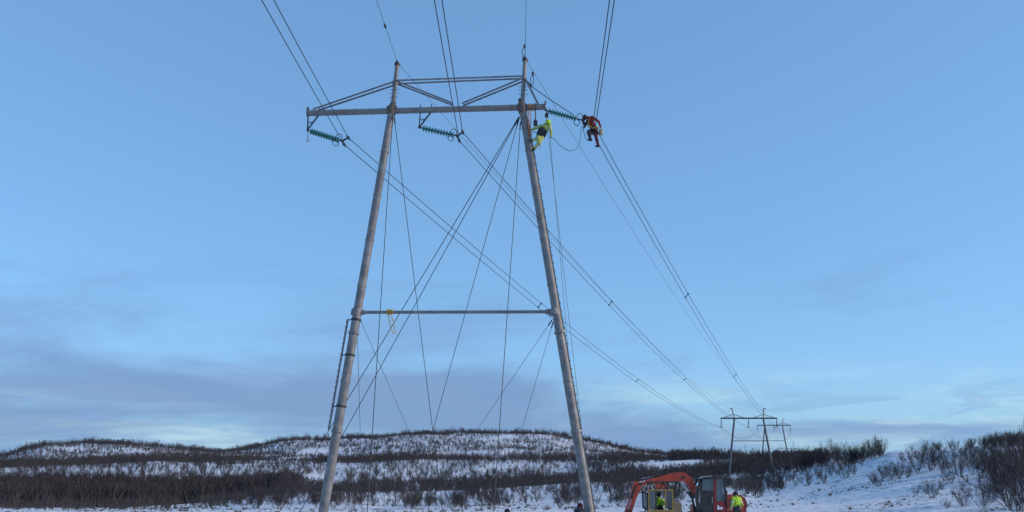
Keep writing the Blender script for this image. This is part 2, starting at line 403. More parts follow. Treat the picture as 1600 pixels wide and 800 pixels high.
# joint sleeves where legs meet the arm
for key in 'lr':
    t, f_ = legs[key]; d = (t - f_).normalized(); m = MB()
    ax = (armR - armL).normalized()
    m.lathe(t - d * 0.30, d, [(0, 0.235), (0.38, 0.25), (0.50, 0.21), (0.72, 0.12)], 18)
    m.lathe(t - ax * 0.26, ax, [(0, 0.205), (0.52, 0.205)], 18)
    for s_ in (-1, 1): m.prism([t + ax * -0.24 + d * -0.1, t + ax * 0.24 + d * -0.1, t + ax * 0.12 + d * 0.55, t - ax * 0.12 + d * 0.55], TN * 0.02 + TN * 0.0001)
    m.build('joint_sleeve', M_RUST, tower)
# peaks
apL, apR = tp(617.8, 129), tp(819, 123)
for p0, p1, ra in ((tp(614, 164), tp(621, 99), 0.115), (tp(816.5, 160), tp(820.5, 92), 0.105)):
    m = MB(); m.tube(p0, p1, ra + 0.012, ra, 16)
    d = (p1 - p0).normalized(); pk = m.build('peak_post', M_LEG, tower)
    q = MB(); q.lathe(p1 - d * 0.12, d, [(0, ra + 0.05), (0.13, ra + 0.05), (0.17, 0.06), (0.24, 0.05)], 14)
    q.bar(p1 + TN * -0.25 + d * 0.05, p1 + TN * 0.25 + d * 0.05, 0.06, 0.08); q.build('earth_wire_clamp', M_DARK, pk)
    q = MB()
    for f_ in (0.18, 0.28, 0.36): q.bar(p0.lerp(p1, f_) - TU * 0.26, p0.lerp(p1, f_) + TU * 0.26, 0.025, 0.025)
    q.build('step_bolts', M_ANGLE, pk)
    q = MB(); c = p0.lerp(p1, (apL.z - p0.z) / (p1.z - p0.z)); q.lathe(c - d * 0.10, d, [(0, ra + 0.04), (0.2, ra + 0.04)], 14); q.build('truss_clamp', M_ANGLE, pk)
# truss members: angle bars in pairs, one on each side of the posts
def angle_bar(a, b, leg=0.10, th=0.016):
    m = MB(); d = (b - a).normalized(); n_ = TN; u_ = d.cross(n_).normalized()
    m.bar(a, b, leg, th, side=u_); m.bar(a + u_ * (leg / 2), b + u_ * (leg / 2), th, leg, side=u_)
    return m
for a, b in ((apL, tp(490, 173.5)), (apL, apR), (apL, tp(707, 165)), (apR, tp(722, 164.5))):
    d = (b - a).normalized()
    for off in (-0.20, 0.20):
        angle_bar(a + TN * off + d * 0.04, b + TN * off * 0.8 + Vector((0, 0, 0.06)), 0.075).build('truss_bar', M_ANGLE, tower, False)
angle_bar(apR + TN * -0.1, tp(840, 165) + TN * -0.1, 0.10).build('truss_bar', M_ANGLE, tower, False)
# crossbar between the legs
bl, br = tp(557, 488), tp(866, 487.2)
m = MB(); m.tube(bl, br, 0.085, n=16)
cb = m.build('crossbar', M_LEG, tower)
for p, f_ in ((bl, 1), (br, -1)):
    ax = (br - bl).normalized() * f_; q = MB(); q.lathe(p + ax * 0.12, ax, [(0, 0.13), (0.30, 0.13), (0.34, 0.10)], 14)
    key = 'l' if f_ == 1 else 'r'; t, ft = legs[key]; d = (ft - t).normalized(); q.lathe(p - d * 0.16, d, [(0, 0.275), (0.32, 0.28)], 18)
    q.build('crossbar_clamp', M_ANGLE, cb)
# hanger brackets
for x0, x1, xb, yb, ya in ((481.5, 498, 480.5, 203, 180), (656.5, 674, 655, 199, 175)):
    a, b, c = tp(x0, ya), tp(x1, ya - 0.5), tp(xb, yb); m = MB()
    for off in (-0.06, 0.06):
        m.bar(a + TN * off, c + TN * off, 0.045, 0.03); m.bar(b + TN * off, c + TN * off, 0.045, 0.03)
        m.bar(a.lerp(c, 0.5) + TN * off, b.lerp(c, 0.5) + TN * off, 0.025, 0.025)
    m.sphere(c, 0.07, 10, 6)
    for p in (a, b): m.tube(p + Vector((0, 0, -0.05)), p + Vector((0, 0, 0.46)), 0.025, n=6)
    m.build('hanger_bracket', M_DARK, tower)
m = MB(); m.bar(armR + Vector((0.08, 0, -0.05)), armR + Vector((0.1, 0, -0.62)), 0.09, 0.05); m.sphere(armR + Vector((0.1, 0, -0.5)), 0.13, 10, 6, (0.8, 0.8, 1.2))
m.build('hanger_bracket', M_DARK, tower)
# access ladder down the long-arm leg
lt, lb = tp(543.5, 499), tp(513.5, 672); lad = MB()
dd = (lb - lt).normalized()
for off in (-0.07, 0.07): lad.bar(lt + TN * off, lb + TN * off, 0.05, 0.04, side=TN)
ladder = lad.build('ladder', M_ANGLE, tower, False)
nr = 20
for i in range(nr):
    c = lt.lerp(lb, (i + 0.5) / nr); q = MB(); q.tube(c - TN * 0.11, c + TN * 0.11, 0.02, n=6); q.lathe(c - TN * 0.11, -TN, [(0, 0.045), (0.03, 0.045)], 8); q.build('rung', M_ANGLE, ladder)
for f_ in (0.004, 0.33, 0.79):
    c = lt.lerp(lb, f_); t, ft = legs['l']; k = t.lerp(ft, (t.z - c.z) / (t.z - ft.z)); q = MB(); q.tube(c, k, 0.03, n=8)
    q.lathe(k - dd * 0.05, dd, [(0, 0.262), (0.1, 0.262)], 18); q.build('ladder_standoff', M_DARK, ladder)
# climbing rail with step bolts up the other leg
t, ft = legs['r']; d = (ft - t).normalized(); sd = (TU - d * TU.dot(d)).normalized(); sd = (sd * 0.93 - TN * 0.35).normalized()
m = MB(); m.bar(t + d * 0.8 + sd * 0.235, ft + sd * 0.275, 0.05, 0.03, side=TN)
rail = m.build('climbing_rail', M_ANGLE, tower, False)
n_st = int((ft - t).length / 0.42); q = MB()
for i in range(2, n_st):
    c = t.lerp(ft, i / n_st) + sd * (0.22 + 0.05 * i / n_st); q.tube(c, c + sd * 0.07, 0.014, n=5); q.sphere(c + sd * 0.075, 0.022, 6, 4)
q.build('step_bolts', M_DARK, rail)['kind'] = 'stuff'
# guy cables from the leg tops and the crossbar ends to the ground
def guy(a, px2, py2, Y, r_=0.019):
    """from point a down through the picture line towards (px2, py2); meets the ground near depth Y"""
    ax, ay = project(a); lo, hi = None, None
    best = None
    for k in range(400):
        s_ = 0.9 + k * 0.004; p = at_depth(ax + (px2 - ax) * s_, ay + (py2 - ay) * s_, Y); g_ = ground(p.x, p.y)
        if p.z <= g_: best = p; break
    if best is None: best = at_depth(px2, py2, Y)
    m = MB(); m.tube(a, best + (best - a).normalized() * 0.3, r_, n=6); gw = m.build('guy_wire', M_GUY, tower)
    d = (best - a).normalized(); q = MB(); q.tube(a, a + d * 0.5, 0.035, n=8); q.build('guy_socket', M_DARK, gw)
gr_, gl_ = tp(811, 181), tp(614.5, 178)
guy(gr_ + TN * 0.1, 514, 672, 58, 0.022); guy(gr_ + TN * 0.2, 537, 677, 59, 0.022)
guy(gr_ + TN * 0.2, 676.5, 672, 58); guy(tp(813.5, 192) + TN * -0.1, 780, 674, 39, 0.019)
guy(gl_ + TN * 0.2, 676, 672, 58); guy(gl_ + TN * -0.1, 581.5, 681, 39, 0.019)
for a, b in (((560, 494), (638, 672)), ((557, 496), (563, 680)), ((862, 500), (745, 672)), ((864, 503), (815, 672))):
    guy(tp(*a) + TN * 0.1, b[0], b[1], 72, 0.012)

# ------------------------------------------------------------------ far pylons
def far_pylon(label, arm_px, arm_y, leg_top, leg_bot, bar_y, Y, peaks, hang_px, hang_y, rr, lean):
    P = lambda x, y: at_depth(x, y, Y)
    base = P((leg_bot[0] + leg_bot[1]) / 2, arm_y); root = empty('suspension_pylon', on_ground(base.x, base.y))
    tag(root, label, 'pylon', 'pylons of the line running away')
    m = MB(); m.tube(P(arm_px[0], arm_y[0] if isinstance(arm_y, tuple) else arm_y), P(arm_px[1], arm_y), rr * 0.9, n=10); m.build('crossarm', M_FARSTEEL, root)
    for k in (0, 1):
        a = P(leg_top[k], arm_y); b0 = P(leg_bot[k], bar_y[1]); b = extend_to_ground(a, b0)
        m = MB(); m.tube(a, b, rr, rr * 1.25, 10); m.build('leg', M_FARSTEEL, root)
    if bar_y[0]:
        def lx(k): f_ = (bar_y[0] - arm_y) / (bar_y[1] - arm_y); return leg_top[k] + (leg_bot[k] - leg_top[k]) * f_
        m = MB(); m.tube(P(lx(0), bar_y[0]), P(lx(1), bar_y[0]), rr * 0.45, n=8); m.build('crossbar', M_FARSTEEL, root)
    for k in (0, 1):
        if not peaks[k]: continue
        px, py = peaks[k]; a = P(leg_top[k], arm_y); b = P(px, py); s_ = -1 if k == 0 else 1
        hook = -1 if k == 0 else 1
        m = MB(); ls = (b - a).length * 0.12
        m.path([a, b, b + Vector((hook * -0.0, 0, ls)), b + Vector((hook * ls * 1.2, 0, ls * 1.2)), b + Vector((hook * ls * 1.6, 0, 0.3 * ls))], rr * 0.55, 8); m.build('peak_post', M_FARSTEEL, root)
        ap = a.lerp(b, 0.45); mid = P((leg_top[0] + leg_top[1]) / 2, arm_y)
        for e in (P(arm_px[k] * 0.92 + leg_top[k] * 0.08, arm_y), mid):
            m = MB(); m.tube(ap, e if e is not mid else a.lerp(mid, 0.8), rr * 0.35, n=6); m.build('truss_bar', M_FARSTEEL, root)
    yk = []
    for k in range(3):
        hx = hang_px[k]; a = P(hx, arm_y); b = P(hx, hang_y)
        s_ = tag(empty('insulator_string', b), ['far hanging insulator string below the %s at its end nearer the knoll copse' % lean, 'far hanging insulator string at the middle of the %s' % lean, 'far hanging insulator string at the outer end of the %s' % lean][2 - k], 'insulator', 'far hanging insulator strings')
        ln = (a - b).length; m = MB(); m.tube(a, a + (b - a) * 0.2, rr * 0.3, n=6)
        for i in range(10): 
            c = a.lerp(b, 0.22 + 0.055 * i); m.lathe(c, (0, 0, -1), [(0, 0.05), (0.02, 0.15), (0.05, 0.15), (ln * 0.05, 0.05)], 8)
        m.build('discs', M_FARSTEEL, s_)
        q = MB(); c = a.lerp(b, 0.80); q.bar(c, b + Vector((-0.28, 0, 0)), 0.1, 0.1); q.bar(c, b + Vector((0.28, 0, 0)), 0.1, 0.1); q.sphere(b + Vector((-0.28, 0, 0)), 0.12, 8, 5); q.sphere(b + Vector((0.28, 0, 0)), 0.12, 8, 5)
        q.build('yoke', M_FARSTEEL, s_); yk.append(b)
    return yk, [P(*p) if p else None for p in peaks]
Y2, Y3, Y4 = 214, 350, 535
T2 = far_pylon('dark far portal pylon with hooked peaks, largest and first beyond the excavator', (1126, 1214), 653.5, (1147.5, 1192.5), (1141, 1205), (689, 720), Y2, ((1144, 640), (1193.5, 640)), (1127, 1169.5, 1213.5), 668, 0.21, 'first far pylon')
T3 = far_pylon('smaller far portal pylon standing close behind the first far pylon', (1183, 1235), 664.5, (1195, 1222.5), (1191, 1231), (688.5, 712), Y3, (None, (1223.5, 656)), (1183.5, 1209.5, 1235), 672, 0.21, 'second far pylon')
T4 = far_pylon('tiny faint portal pylon low against the sky, farthest of the line', (1214, 1247), 700.5, (1221, 1240), (1220, 1242), (None, 712), Y4, ((1221, 695), (1239.5, 692)), (1214.5, 1230.5, 1247), 706, 0.14, 'farthest pylon')

# ------------------------------------------------------------------ insulator strings of the near pylon
def string(name_label, a, b, clamps, nd=11, ring=True, frac=0.9):
    root = empty('insulator_string', a); tag(root, name_label, 'insulator', 'insulator strings of the near pylon')
    d = (b - a).normalized(); L = (b - a).length
    m = MB(); m.tube(a, b, 0.028, n=8); m.sphere(a, 0.06, 8, 6); m.build('core_fittings', M_DARK, root)
    proto = None; pitch = L * frac / nd
    for i in range(nd):
        c = a + d * (0.10 + pitch * i)
        m = MB(); m.lathe((0, 0, 0), d, [(0, 0.06), (0.04, 0.075), (0.05, 0.12), (0.07, 0.160), (0.11, 0.165), (0.122, 0.12), (0.13, 0.05)], 18)
        if proto is None: proto = m.mesh('disc', M_GLASS_INS, True)
        o = bpy.data.objects.new('disc', proto); COL.objects.link(o); o.parent = root; o.location = c - root.location
    if ring:
        c = a + d * (L * 0.93); q = MB(); up = (Vector((0, 0, 1)) - d * d.z).normalized()
        ra = (d * 0.55 + TN * -0.83).normalized()
        q.torus(c + up * 0.18 - d * 0.02, ra, 0.17, 0.02, 20); q.torus(c - up * 0.19 - d * 0.08, ra, 0.17, 0.02, 20); q.tube(c - up * 0.05, c + up * 0.05, 0.03, n=8)
        q.build('corona_ring', M_DARK, root)
    q = MB(); ca, cb_ = clamps; mid = b.lerp((ca + cb_) / 2, 0.35)
    q.path([b, mid, ca.lerp(mid, 0.3) , ca], 0.05, 8); q.path([mid, cb_.lerp(mid, 0.35), cb_], 0.055, 8)
    q.prism([b - d * 0.05, ca.lerp(b, 0.25), mid + d * 0.05, cb_.lerp(b, 0.25)], TN * 0.03)
    q.build('yoke_plate', M_DARK, root)
    for c in clamps:
        q = MB(); q.sphere(c, 0.085, 10, 6, (1, 1.6, 1)); q.tube(c - TN * 0.28, c + TN * 0.28, 0.045, n=8); q.build('suspension_clamp', M_DARK, root)
att = {'l': (tp(544, 215), tp(537.5, 225.5)), 'c': (tp(723, 206.5), tp(717.5, 219.5)), 'r': (tp(930, 199), tp(925, 206))}
string('green glass insulator string hanging from the long crossarm end', tp(482, 204), tp(532, 220), att['l'])
string('green glass insulator string hanging below the middle of the crossarm', tp(657, 199.5), tp(712, 212), att['c'])
string('green glass insulator string held out nearly level beside the lineman in red', tp(853, 172.5), tp(909, 188), (tp(914, 184), tp(912, 192)), frac=0.80)

# ------------------------------------------------------------------ conductors
def near_span(A, px, n=14):
    """straight in plan, through the picture point (px, 0), then on over the camera to a pylon behind it"""
    best = None
    for k in range(4000):
        Y = 44 - k * 0.01; p = at_depth(px, 0, Y); L = math.hypot(p.x - A.x, p.y - A.y); z = A.z - 0.055 * L + 0.00034 * L * L
        if p.z <= z: best = p; break
    u = Vector((best.x - A.x, best.y - A.y, 0)); u.normalize(); pts = []
    for i in range(n + 1):
        L = 162 * i / n; pts.append(Vector((A.x, A.y, 0)) + u * L + Vector((0, 0, A.z - 0.055 * L + 0.00034 * L * L)))
    return pts[::-1]
def span(A, B, sag, n=48): return [A.lerp(B, i / n) - Vector((0, 0, 4 * sag * (i / n) * (1 - i / n))) for i in range(n + 1)]
def fit_sag(A, B, px, py):
    best = (1e9, 0)
    for k in range(0, 200):
        s_ = k * 0.05; dmin = min(math.hypot(x - px, y - py) for x, y in (project(p) for p in span(A, B, s_, 160)))
        if dmin < best[0]: best = (dmin, s_)
    return best[1]
NEARTOP = {'l': (427.5, 408.5), 'c': (690.5, 678.5), 'r': (960, 952.5)}
SPAC = {'l': (((846.5, 475.5), (843, 482)), ((996, 593.5), (992.4, 598.4))), 'c': (((957.8, 472.4), (952.5, 478.3)), ((1071, 591.7), (1067.7, 595))), 'r': (((1075, 459), (1070, 465)), ((1150, 584.7), (1146.8, 588.2)))}
WHO = {'l': 'carried by the long crossarm end', 'c': 'carried below the middle of the crossarm', 'r': 'on which the lineman in red sits'}
for pi, key in enumerate('lcr'):
    spans = []
    for j, (who, sx) in enumerate((('upper', 0.28), ('lower', -0.28))):
        A = att[key][j]; B = T2[0][pi] + Vector((sx, 0, 0)); B3 = T3[0][pi] + Vector((sx, 0, 0)); B4 = T4[0][pi] + Vector((sx, 0, 0))
        sag = fit_sag(A, B, *SPAC[key][0][j])
        f1 = span(A, B, sag); spans.append(f1)
        pts = near_span(A, NEARTOP[key][j])[:-1] + f1 + span(B, B3, 3.0, 16)[1:] + span(B3, B4, 5.0, 16)[1:]
        m = MB(); m.path(pts, 0.021, 6)
        tag(m.build('conductor_wire', M_WIRE), '%s wire of the conductor pair %s' % (who, WHO[key]), 'power line', 'bundled phase conductors')
    for si, spc in enumerate(SPAC[key]):
        pp = []
        for j in (0, 1): pp.append(min(((math.hypot(project(p)[0] - spc[j][0], project(p)[1] - spc[j][1]), i) for i, p in enumerate(span(spans[j][0], spans[j][-1], 0, 1))), default=None))
        def near_pt(j):
            bd = (1e9, None); s_ = spans[j]
            for i in range(len(s_) - 1):
                for f_ in (0, .25, .5, .75):
                    p = s_[i].lerp(s_[i + 1], f_); x, y = project(p); dd_ = math.hypot(x - spc[j][0], y - spc[j][1])
                    if dd_ < bd[0]: bd = (dd_, p, (s_[i + 1] - s_[i]).normalized())
            return bd
        a = near_pt(0); b = near_pt(1); q = MB(); q.tube(a[1], b[1], 0.035, n=8)
        for z_ in (a, b): q.tube(z_[1] - z_[2] * 0.14, z_[1] + z_[2] * 0.14, 0.06, n=8)
        tag(q.build('bundle_spacer', M_DARK), '%s bar spacer on the wire pair %s' % (('larger near', 'smaller far')[si], {'l': 'from the long crossarm end', 'c': 'from the middle of the crossarm', 'r': 'under the lineman in red'}[key]), 'spacer', 'spacers on the conductors')
# earth wires
for a, px, B, lab in ((tp(621, 98), 588, T2[1][0], 'thin earth wire over the peak post on the ladder side'), (tp(820.5, 91), 822, T2[1][1], 'thin earth wire over the peak post above the lineman in yellow')):
    f1 = span(a, B, 2.4); nr_ = near_span(a, px)
    m = MB(); m.path(nr_[:-1] + f1, 0.011, 5); tag(m.build('earth_wire', M_WIRE), lab, 'earth wire', 'earth wires on the peaks')
def on_line(a, px, py):
    return min((math.hypot(project(p)[0] - px, project(p)[1] - py), i, p) for i, p in enumerate(a))[2]
A = tp(621, 98); q = MB(); ns = near_span(A, 588, 400); c = on_line(ns, 602.5, 42); d = (ns[-1] - ns[-2]).normalized(); q.path([c - d * 0.30, c - d * 0.1, c + d * 0.1, c + d * 0.3], [0.02, 0.06, 0.06, 0.02], 8)
tag(q.build('vibration_damper', M_DARK), 'small dark sleeve on the earth wire above the ladder-side peak', 'damper')
# wire grips with hanging loops on the other earth wire
for px, py, dx, lab in ((819.5, 72, -2.5, 'looped wire grip hanging above the tip of the peak post'), (832.5, 115, -2, 'looped wire grip hanging on the wire beside the truss')):
    c = tp(px, py); q = MB(); q.sphere(c, 0.08, 8, 6, (0.8, 0.8, 1.6)); lo = tp(px + dx, py + 17)
    q.path([c, c.lerp(lo, 0.5) + TU * -0.1, lo, lo + TU * 0.1, c.lerp(lo, 0.6) + TU * 0.09, c + TU * 0.04], 0.022, 6); q.tube(lo, lo - Vector((0, 0, 0.12)), 0.035, n=6)
    tag(q.build('wire_grip', M_DARK), lab, 'wire grip')
# tackle from the truss to the hanging lineman
pts = [tp(823, 127), tp(831, 135.5), tp(860, 156), tp(897, 180)]
q = MB(); q.path(pts[:2], 0.055, 8); q.path(pts[1:], 0.022, 6); tag(q.build('pulling_cable', M_WIRE), 'dark taut pulling cable from truss apex to the lineman in red', 'cable')
pts = [(861, 214), (866, 217), (872, 224), (880, 231.5), (888, 235.5), (896, 235), (902, 231), (906, 222), (907, 210), (909, 197)]
q = MB(); q.path([tp(x, y, -0.1) for x, y in pts], 0.015, 6); tag(q.build('slack_rope', M_ROPE), 'slack grey rope sagging between the two linemen', 'rope')
pts = [(911, 197), (912.5, 208), (915.5, 217), (919, 218.5), (920, 214)]
q = MB(); q.path([tp(x, y, -0.15) for x, y in pts], 0.018, 6); tag(q.build('tail_rope', M_ROPE), 'short rope tail looping beside the red lineman\'s boot', 'rope')
for (x0, y0, x1, y1), lab in (((853.5, 180, 908, 662), 'thin hand line hanging from the short crossarm end, outer strand'), ((859.5, 214, 901, 700), 'thin hand line hanging below the yellow lineman\'s glove')):
    a = tp(x0, y0, -0.2); b0 = at_depth(x1, y1, 44.5); b = extend_to_ground(a, b0, 0.0)
    q = MB(); q.path(span(a, b, 0.12, 20), 0.011, 5); tag(q.build('hand_line', M_ROPE), lab, 'rope')
# slings
c = tp(609, 487.5); ax = (br - bl).normalized(); q = MB()
for k in range(5): q.torus(c + ax * (-0.14 + 0.07 * k), ax + TN * (0.15 * (-1) ** k), 0.115, 0.028, 14, 6)
q.path([c + TN * -0.11 + ax * -0.1, tp(608, 500), tp(611, 514), tp(615, 521.5), tp(618, 520), tp(615, 505), c + TN * -0.11 + ax * 0.06], 0.022, 6)
tag(q.build('sling', M_YROPE), 'yellow rope sling wrapped round the crossbar with a loop hanging', 'sling')
ax = (armR - armL).normalized(); q = MB()
for k in range(4): q.torus(tp(826 + k * 3.4, 167.8 - 0.1 * k), ax, 0.19, 0.025, 16, 6)
q.path([tp(826, 172, -0.2), tp(825, 190, -0.2), tp(826.5, 212, -0.2)], 0.032, 6); q.path([tp(829, 172, -0.2), tp(829.5, 192, -0.2), tp(827.5, 212, -0.2)], 0.026, 6)
tag(q.build('sling', M_OROPE), 'orange webbing straps looped over the crossarm beside the leg top', 'sling')
q = MB(); q.torus(tp(837, 167.5), ax, 0.195, 0.022, 16, 6); q.path([tp(837, 172, -0.15), tp(836.6, 190, -0.15)], 0.035, 8); q.box(tp(836.6, 193, -0.15), 0.22, 0.15, 0.26); q.sphere(tp(836.6, 189, -0.15), 0.09, 8, 6)
tag(q.build('hoist_block', M_DARK), 'dark hoist tackle hanging from the crossarm above the yellow lineman', 'hoist')
q = MB(); q.path([tp(480.8, 204), tp(481, 214), tp(481, 218)], 0.022, 6); q.torus(tp(481, 220), TN, 0.07, 0.02, 12, 5)
tag(q.build('tag_strap', M_BEIGE), 'short beige strap dangling below the long crossarm end bracket', 'strap')

# ------------------------------------------------------------------ people
def hand_caps(w, d, side, mi, s_=1.0):
    """palm, four fingers and a thumb, slightly curled"""
    d = d.normalized(); side = (side - d * side.dot(d)).normalized(); nrm = d.cross(side); out = []
    kn = w + d * 0.085 * s_
    out.append((w, kn, 0.030 * s_, 0.033 * s_, mi))
    for i, ln in enumerate((0.070, 0.080, 0.074, 0.058)):
        b = kn + side * (0.036 - 0.024 * i) * s_; k1 = b + (d * 0.9 + nrm * 0.3).normalized() * ln * 0.55 * s_; k2 = k1 + (d * 0.45 + nrm * 0.85).normalized() * ln * 0.5 * s_
        out += [(w + d * 0.05 * s_ + side * (0.026 - 0.018 * i) * s_, b, 0.014 * s_, 0.012 * s_, mi), (b, k1, 0.0115 * s_, 0.0105 * s_, mi), (k1, k2, 0.0105 * s_, 0.009 * s_, mi)]
    tb = w + d * 0.02 * s_ + side * 0.022 * s_; t1 = tb + (d * 0.6 + side * 0.8).normalized() * 0.045 * s_; t2 = t1 + (d * 0.9 + nrm * 0.5).normalized() * 0.035 * s_
    return out + [(tb, t1, 0.015 * s_, 0.013 * s_, mi), (t1, t2, 0.0125 * s_, 0.011 * s_, mi)]
def figure(root, J, mats, cl, voxel=0.0125, bulk=1.0):
    """J joints (world); cl: cloth index per region; body grown from tapered limbs into one skin"""
    V = lambda k: Vector(J[k]); caps = []
    fwd = Vector(J['face']).normalized(); hd = V('head'); upv = (hd - V('neck')).normalized()
    fw = (fwd - upv * fwd.dot(upv)).normalized(); sd = fw.cross(upv)
    caps += [(hd + upv * 0.03 - fw * 0.015, hd + upv * 0.03 + fw * 0.015, 0.098, 0.095, cl['head']), (hd - upv * 0.03 + fw * 0.03, hd - upv * 0.07 + fw * 0.045, 0.068, 0.05, cl['face']),
             (hd + fw * 0.10 - upv * 0.0, hd + fw * 0.118 - upv * 0.03, 0.012, 0.017, cl['face']), (hd + sd * 0.095 - upv * 0.01, hd + sd * 0.1 - upv * 0.045, 0.02, 0.016, cl['head']), (hd - sd * 0.095 - upv * 0.01, hd - sd * 0.1 - upv * 0.045, 0.02, 0.016, cl['head']),
             (hd - upv * 0.06, V('neck'), 0.062, 0.07, cl['neck'])]
    for s_ in (1, -1): caps.append((hd + fw * 0.085 + sd * 0.034 * s_ - upv * 0.003, hd + fw * 0.088 + sd * 0.034 * s_ - upv * 0.003, 0.015, 0.014, cl['face']))
    neck = V('neck'); hip = V('hip'); sl, sr = V('shL'), V('shR'); hl, hr = V('hipL'), V('hipR'); ch = neck.lerp(hip, 0.32); wa = neck.lerp(hip, 0.68)
    for a, b, ra, rb in ((neck, ch, 0.10, 0.15), (sl, ch, 0.085, 0.14), (sr, ch, 0.085, 0.14), (sl, sr, 0.085, 0.085), (ch + (sl - sr) * 0.2, wa + (hl - hr) * 0.22, 0.135, 0.13), (ch + (sr - sl) * 0.2, wa + (hr - hl) * 0.22, 0.135, 0.13), (ch, wa, 0.15, 0.14)):
        caps.append((a, b, ra, rb, cl['torso']))
    for a, b, ra, rb in ((wa, hip, 0.145, 0.15), (hip, hl, 0.14, 0.12), (hip, hr, 0.14, 0.12)): caps.append((a, b, ra, rb, cl['pelvis']))
    for s_ in 'LR':
        sh, el, ha = V('sh' + s_), V('el' + s_), V('ha' + s_); caps += [(sh, el, 0.078, 0.062, cl['arm' + s_]), (el, ha, 0.062, 0.046, cl['arm' + s_])]
        d = (ha - el).normalized(); caps.append((ha - d * 0.05, ha, 0.052, 0.05, cl['arm' + s_]))
        caps += hand_caps(ha, d, Vector(J.get('thumb' + s_, (0, -1, 0.2))), cl['hand'])
        hp, kn, ft_ = V('hip' + s_), V('kn' + s_), V('ft' + s_); caps += [(hp, kn, 0.110, 0.078, cl['leg' + s_]), (kn, kn.lerp(ft_, 0.35), 0.078, 0.076, cl['leg' + s_]), (kn.lerp(ft_, 0.35), ft_, 0.076, 0.062, cl['leg' + s_])]
        td = Vector(J['toe' + s_]).normalized(); sd_ = (ft_ - kn).normalized()
        caps += [(ft_, ft_ + sd_ * 0.06, 0.062, 0.055, cl['boot']), (ft_ + sd_ * 0.065 - td * 0.05, ft_ + sd_ * 0.075 + td * 0.10, 0.048, 0.046, cl['boot']), (ft_ + sd_ * 0.075 + td * 0.10, ft_ + sd_ * 0.08 + td * 0.16, 0.046, 0.036, cl['boot'])]
    skinny = (cl['hand'], cl['face'])      # thick winter clothing on everything but hands and face
    caps = [(a, b, ra * bulk, rb * bulk, mi) if ra > 0.04 else (a, b, ra, rb, mi) for a, b, ra, rb, mi in caps]
    bm = bmesh.new()
    for a, b, ra, rb, mi in caps:
        t = bmesh.new(); bmesh.ops.create_icosphere(t, subdivisions=2, radius=ra, matrix=Matrix.Translation(a)); bmesh.ops.create_icosphere(t, subdivisions=2, radius=rb, matrix=Matrix.Translation(b))
        r_ = bmesh.ops.convex_hull(t, input=t.verts); bmesh.ops.delete(t, geom=[x for x in r_['geom_interior'] if isinstance(x, bmesh.types.BMVert)], context='VERTS')
        me_ = bpy.data.meshes.new('t'); t.to_mesh(me_); t.free(); bm.from_mesh(me_); bpy.data.meshes.remove(me_)
    me_ = bpy.data.meshes.new('body_src'); bm.to_mesh(me_); bm.free()
    o = bpy.data.objects.new('body_src', me_); COL.objects.link(o)
    rm = o.modifiers.new('r', 'REMESH'); rm.mode = 'VOXEL'; rm.voxel_size = voxel
    sm = o.modifiers.new('s', 'SMOOTH'); sm.factor = 0.5; sm.iterations = 2
    dg = bpy.context.evaluated_depsgraph_get(); out = bpy.data.meshes.new_from_object(o.evaluated_get(dg)); bpy.data.objects.remove(o)
    out.name = 'body'; out.materials.clear()
    for mm in mats: out.materials.append(mm)
    n = len(out.polygons); ctr = np.empty(n * 3); out.polygons.foreach_get('center', ctr); ctr = ctr.reshape(-1, 3)
    best = np.full(n, 1e9); idx = np.zeros(n, int)
    for a, b, ra, rb, mi in caps:
        a = np.array(a); ab = np.array(b) - a; t = np.clip(((ctr - a) @ ab) / max(ab @ ab, 1e-9), 0, 1)
        d = np.linalg.norm(ctr - (a + t[:, None] * ab), axis=1) - (ra + (rb - ra) * t); k = d < best; best[k] = d[k]; idx[k] = mi
    out.polygons.foreach_set('material_index', idx); out.polygons.foreach_set('use_smooth', [True] * n)
    # cloth folds
    co = np.empty(len(out.vertices) * 3); out.vertices.foreach_get('co', co); co = co.reshape(-1, 3); nm = np.empty(len(co) * 3); out.vertices.foreach_get('normal', nm); nm = nm.reshape(-1, 3)
    for i in range(len(co)):
        p = co[i]; co[i] = p + nm[i] * 0.007 * mnoise.noise(Vector((p[0] * 9, p[1] * 9, p[2] * 14)))
    out.vertices.foreach_set('co', co.ravel()); out.update()
    b = bpy.data.objects.new('body', out); COL.objects.link(b); adopt(b, root); return fw, upv, sd
def helmet(root, hd, upv, fw, m_, r_=0.125, name='helmet'):
    sd = fw.cross(upv); q = MB(); vs = []; seg = 20; rings = 7
    for i in range(rings + 1):
        t = (math.pi / 2) * 1.12 * i / rings
        for k in range(seg):
            p = 2 * math.pi * k / seg; vs.append(hd + upv * (0.02 + math.cos(t) * r_) + (fw * math.cos(p) * 1.12 + sd * math.sin(p)) * math.sin(t) * r_)
    fs = [(i * seg + k, (i + 1) * seg + k, (i + 1) * seg + (k + 1) % seg, i * seg + (k + 1) % seg) for i in range(rings) for k in range(seg)]
    q.add(vs, fs); q.prism([hd + fw * 0.10 + sd * 0.09, hd + fw * 0.17 + sd * 0.05, hd + fw * 0.17 - sd * 0.05, hd + fw * 0.10 - sd * 0.09], upv * 0.012)
    return q.build(name, m_, root)

M_REFL = mat('silver_reflective_tape', (0.55, 0.57, 0.58), 0.4, 0.2, scale=14)
def bands(root, J, bulk, spots):
    q = MB()
    for a, b, f_, r_ in spots:
        a, b = Vector(J[a]), Vector(J[b]); c = a.lerp(b, f_); q.lathe(c - (b - a).normalized() * 0.028, b - a, [(0, r_ * bulk), (0.056, r_ * bulk)], 16)
        q.build('reflective_band', M_REFL, root); q = MB()
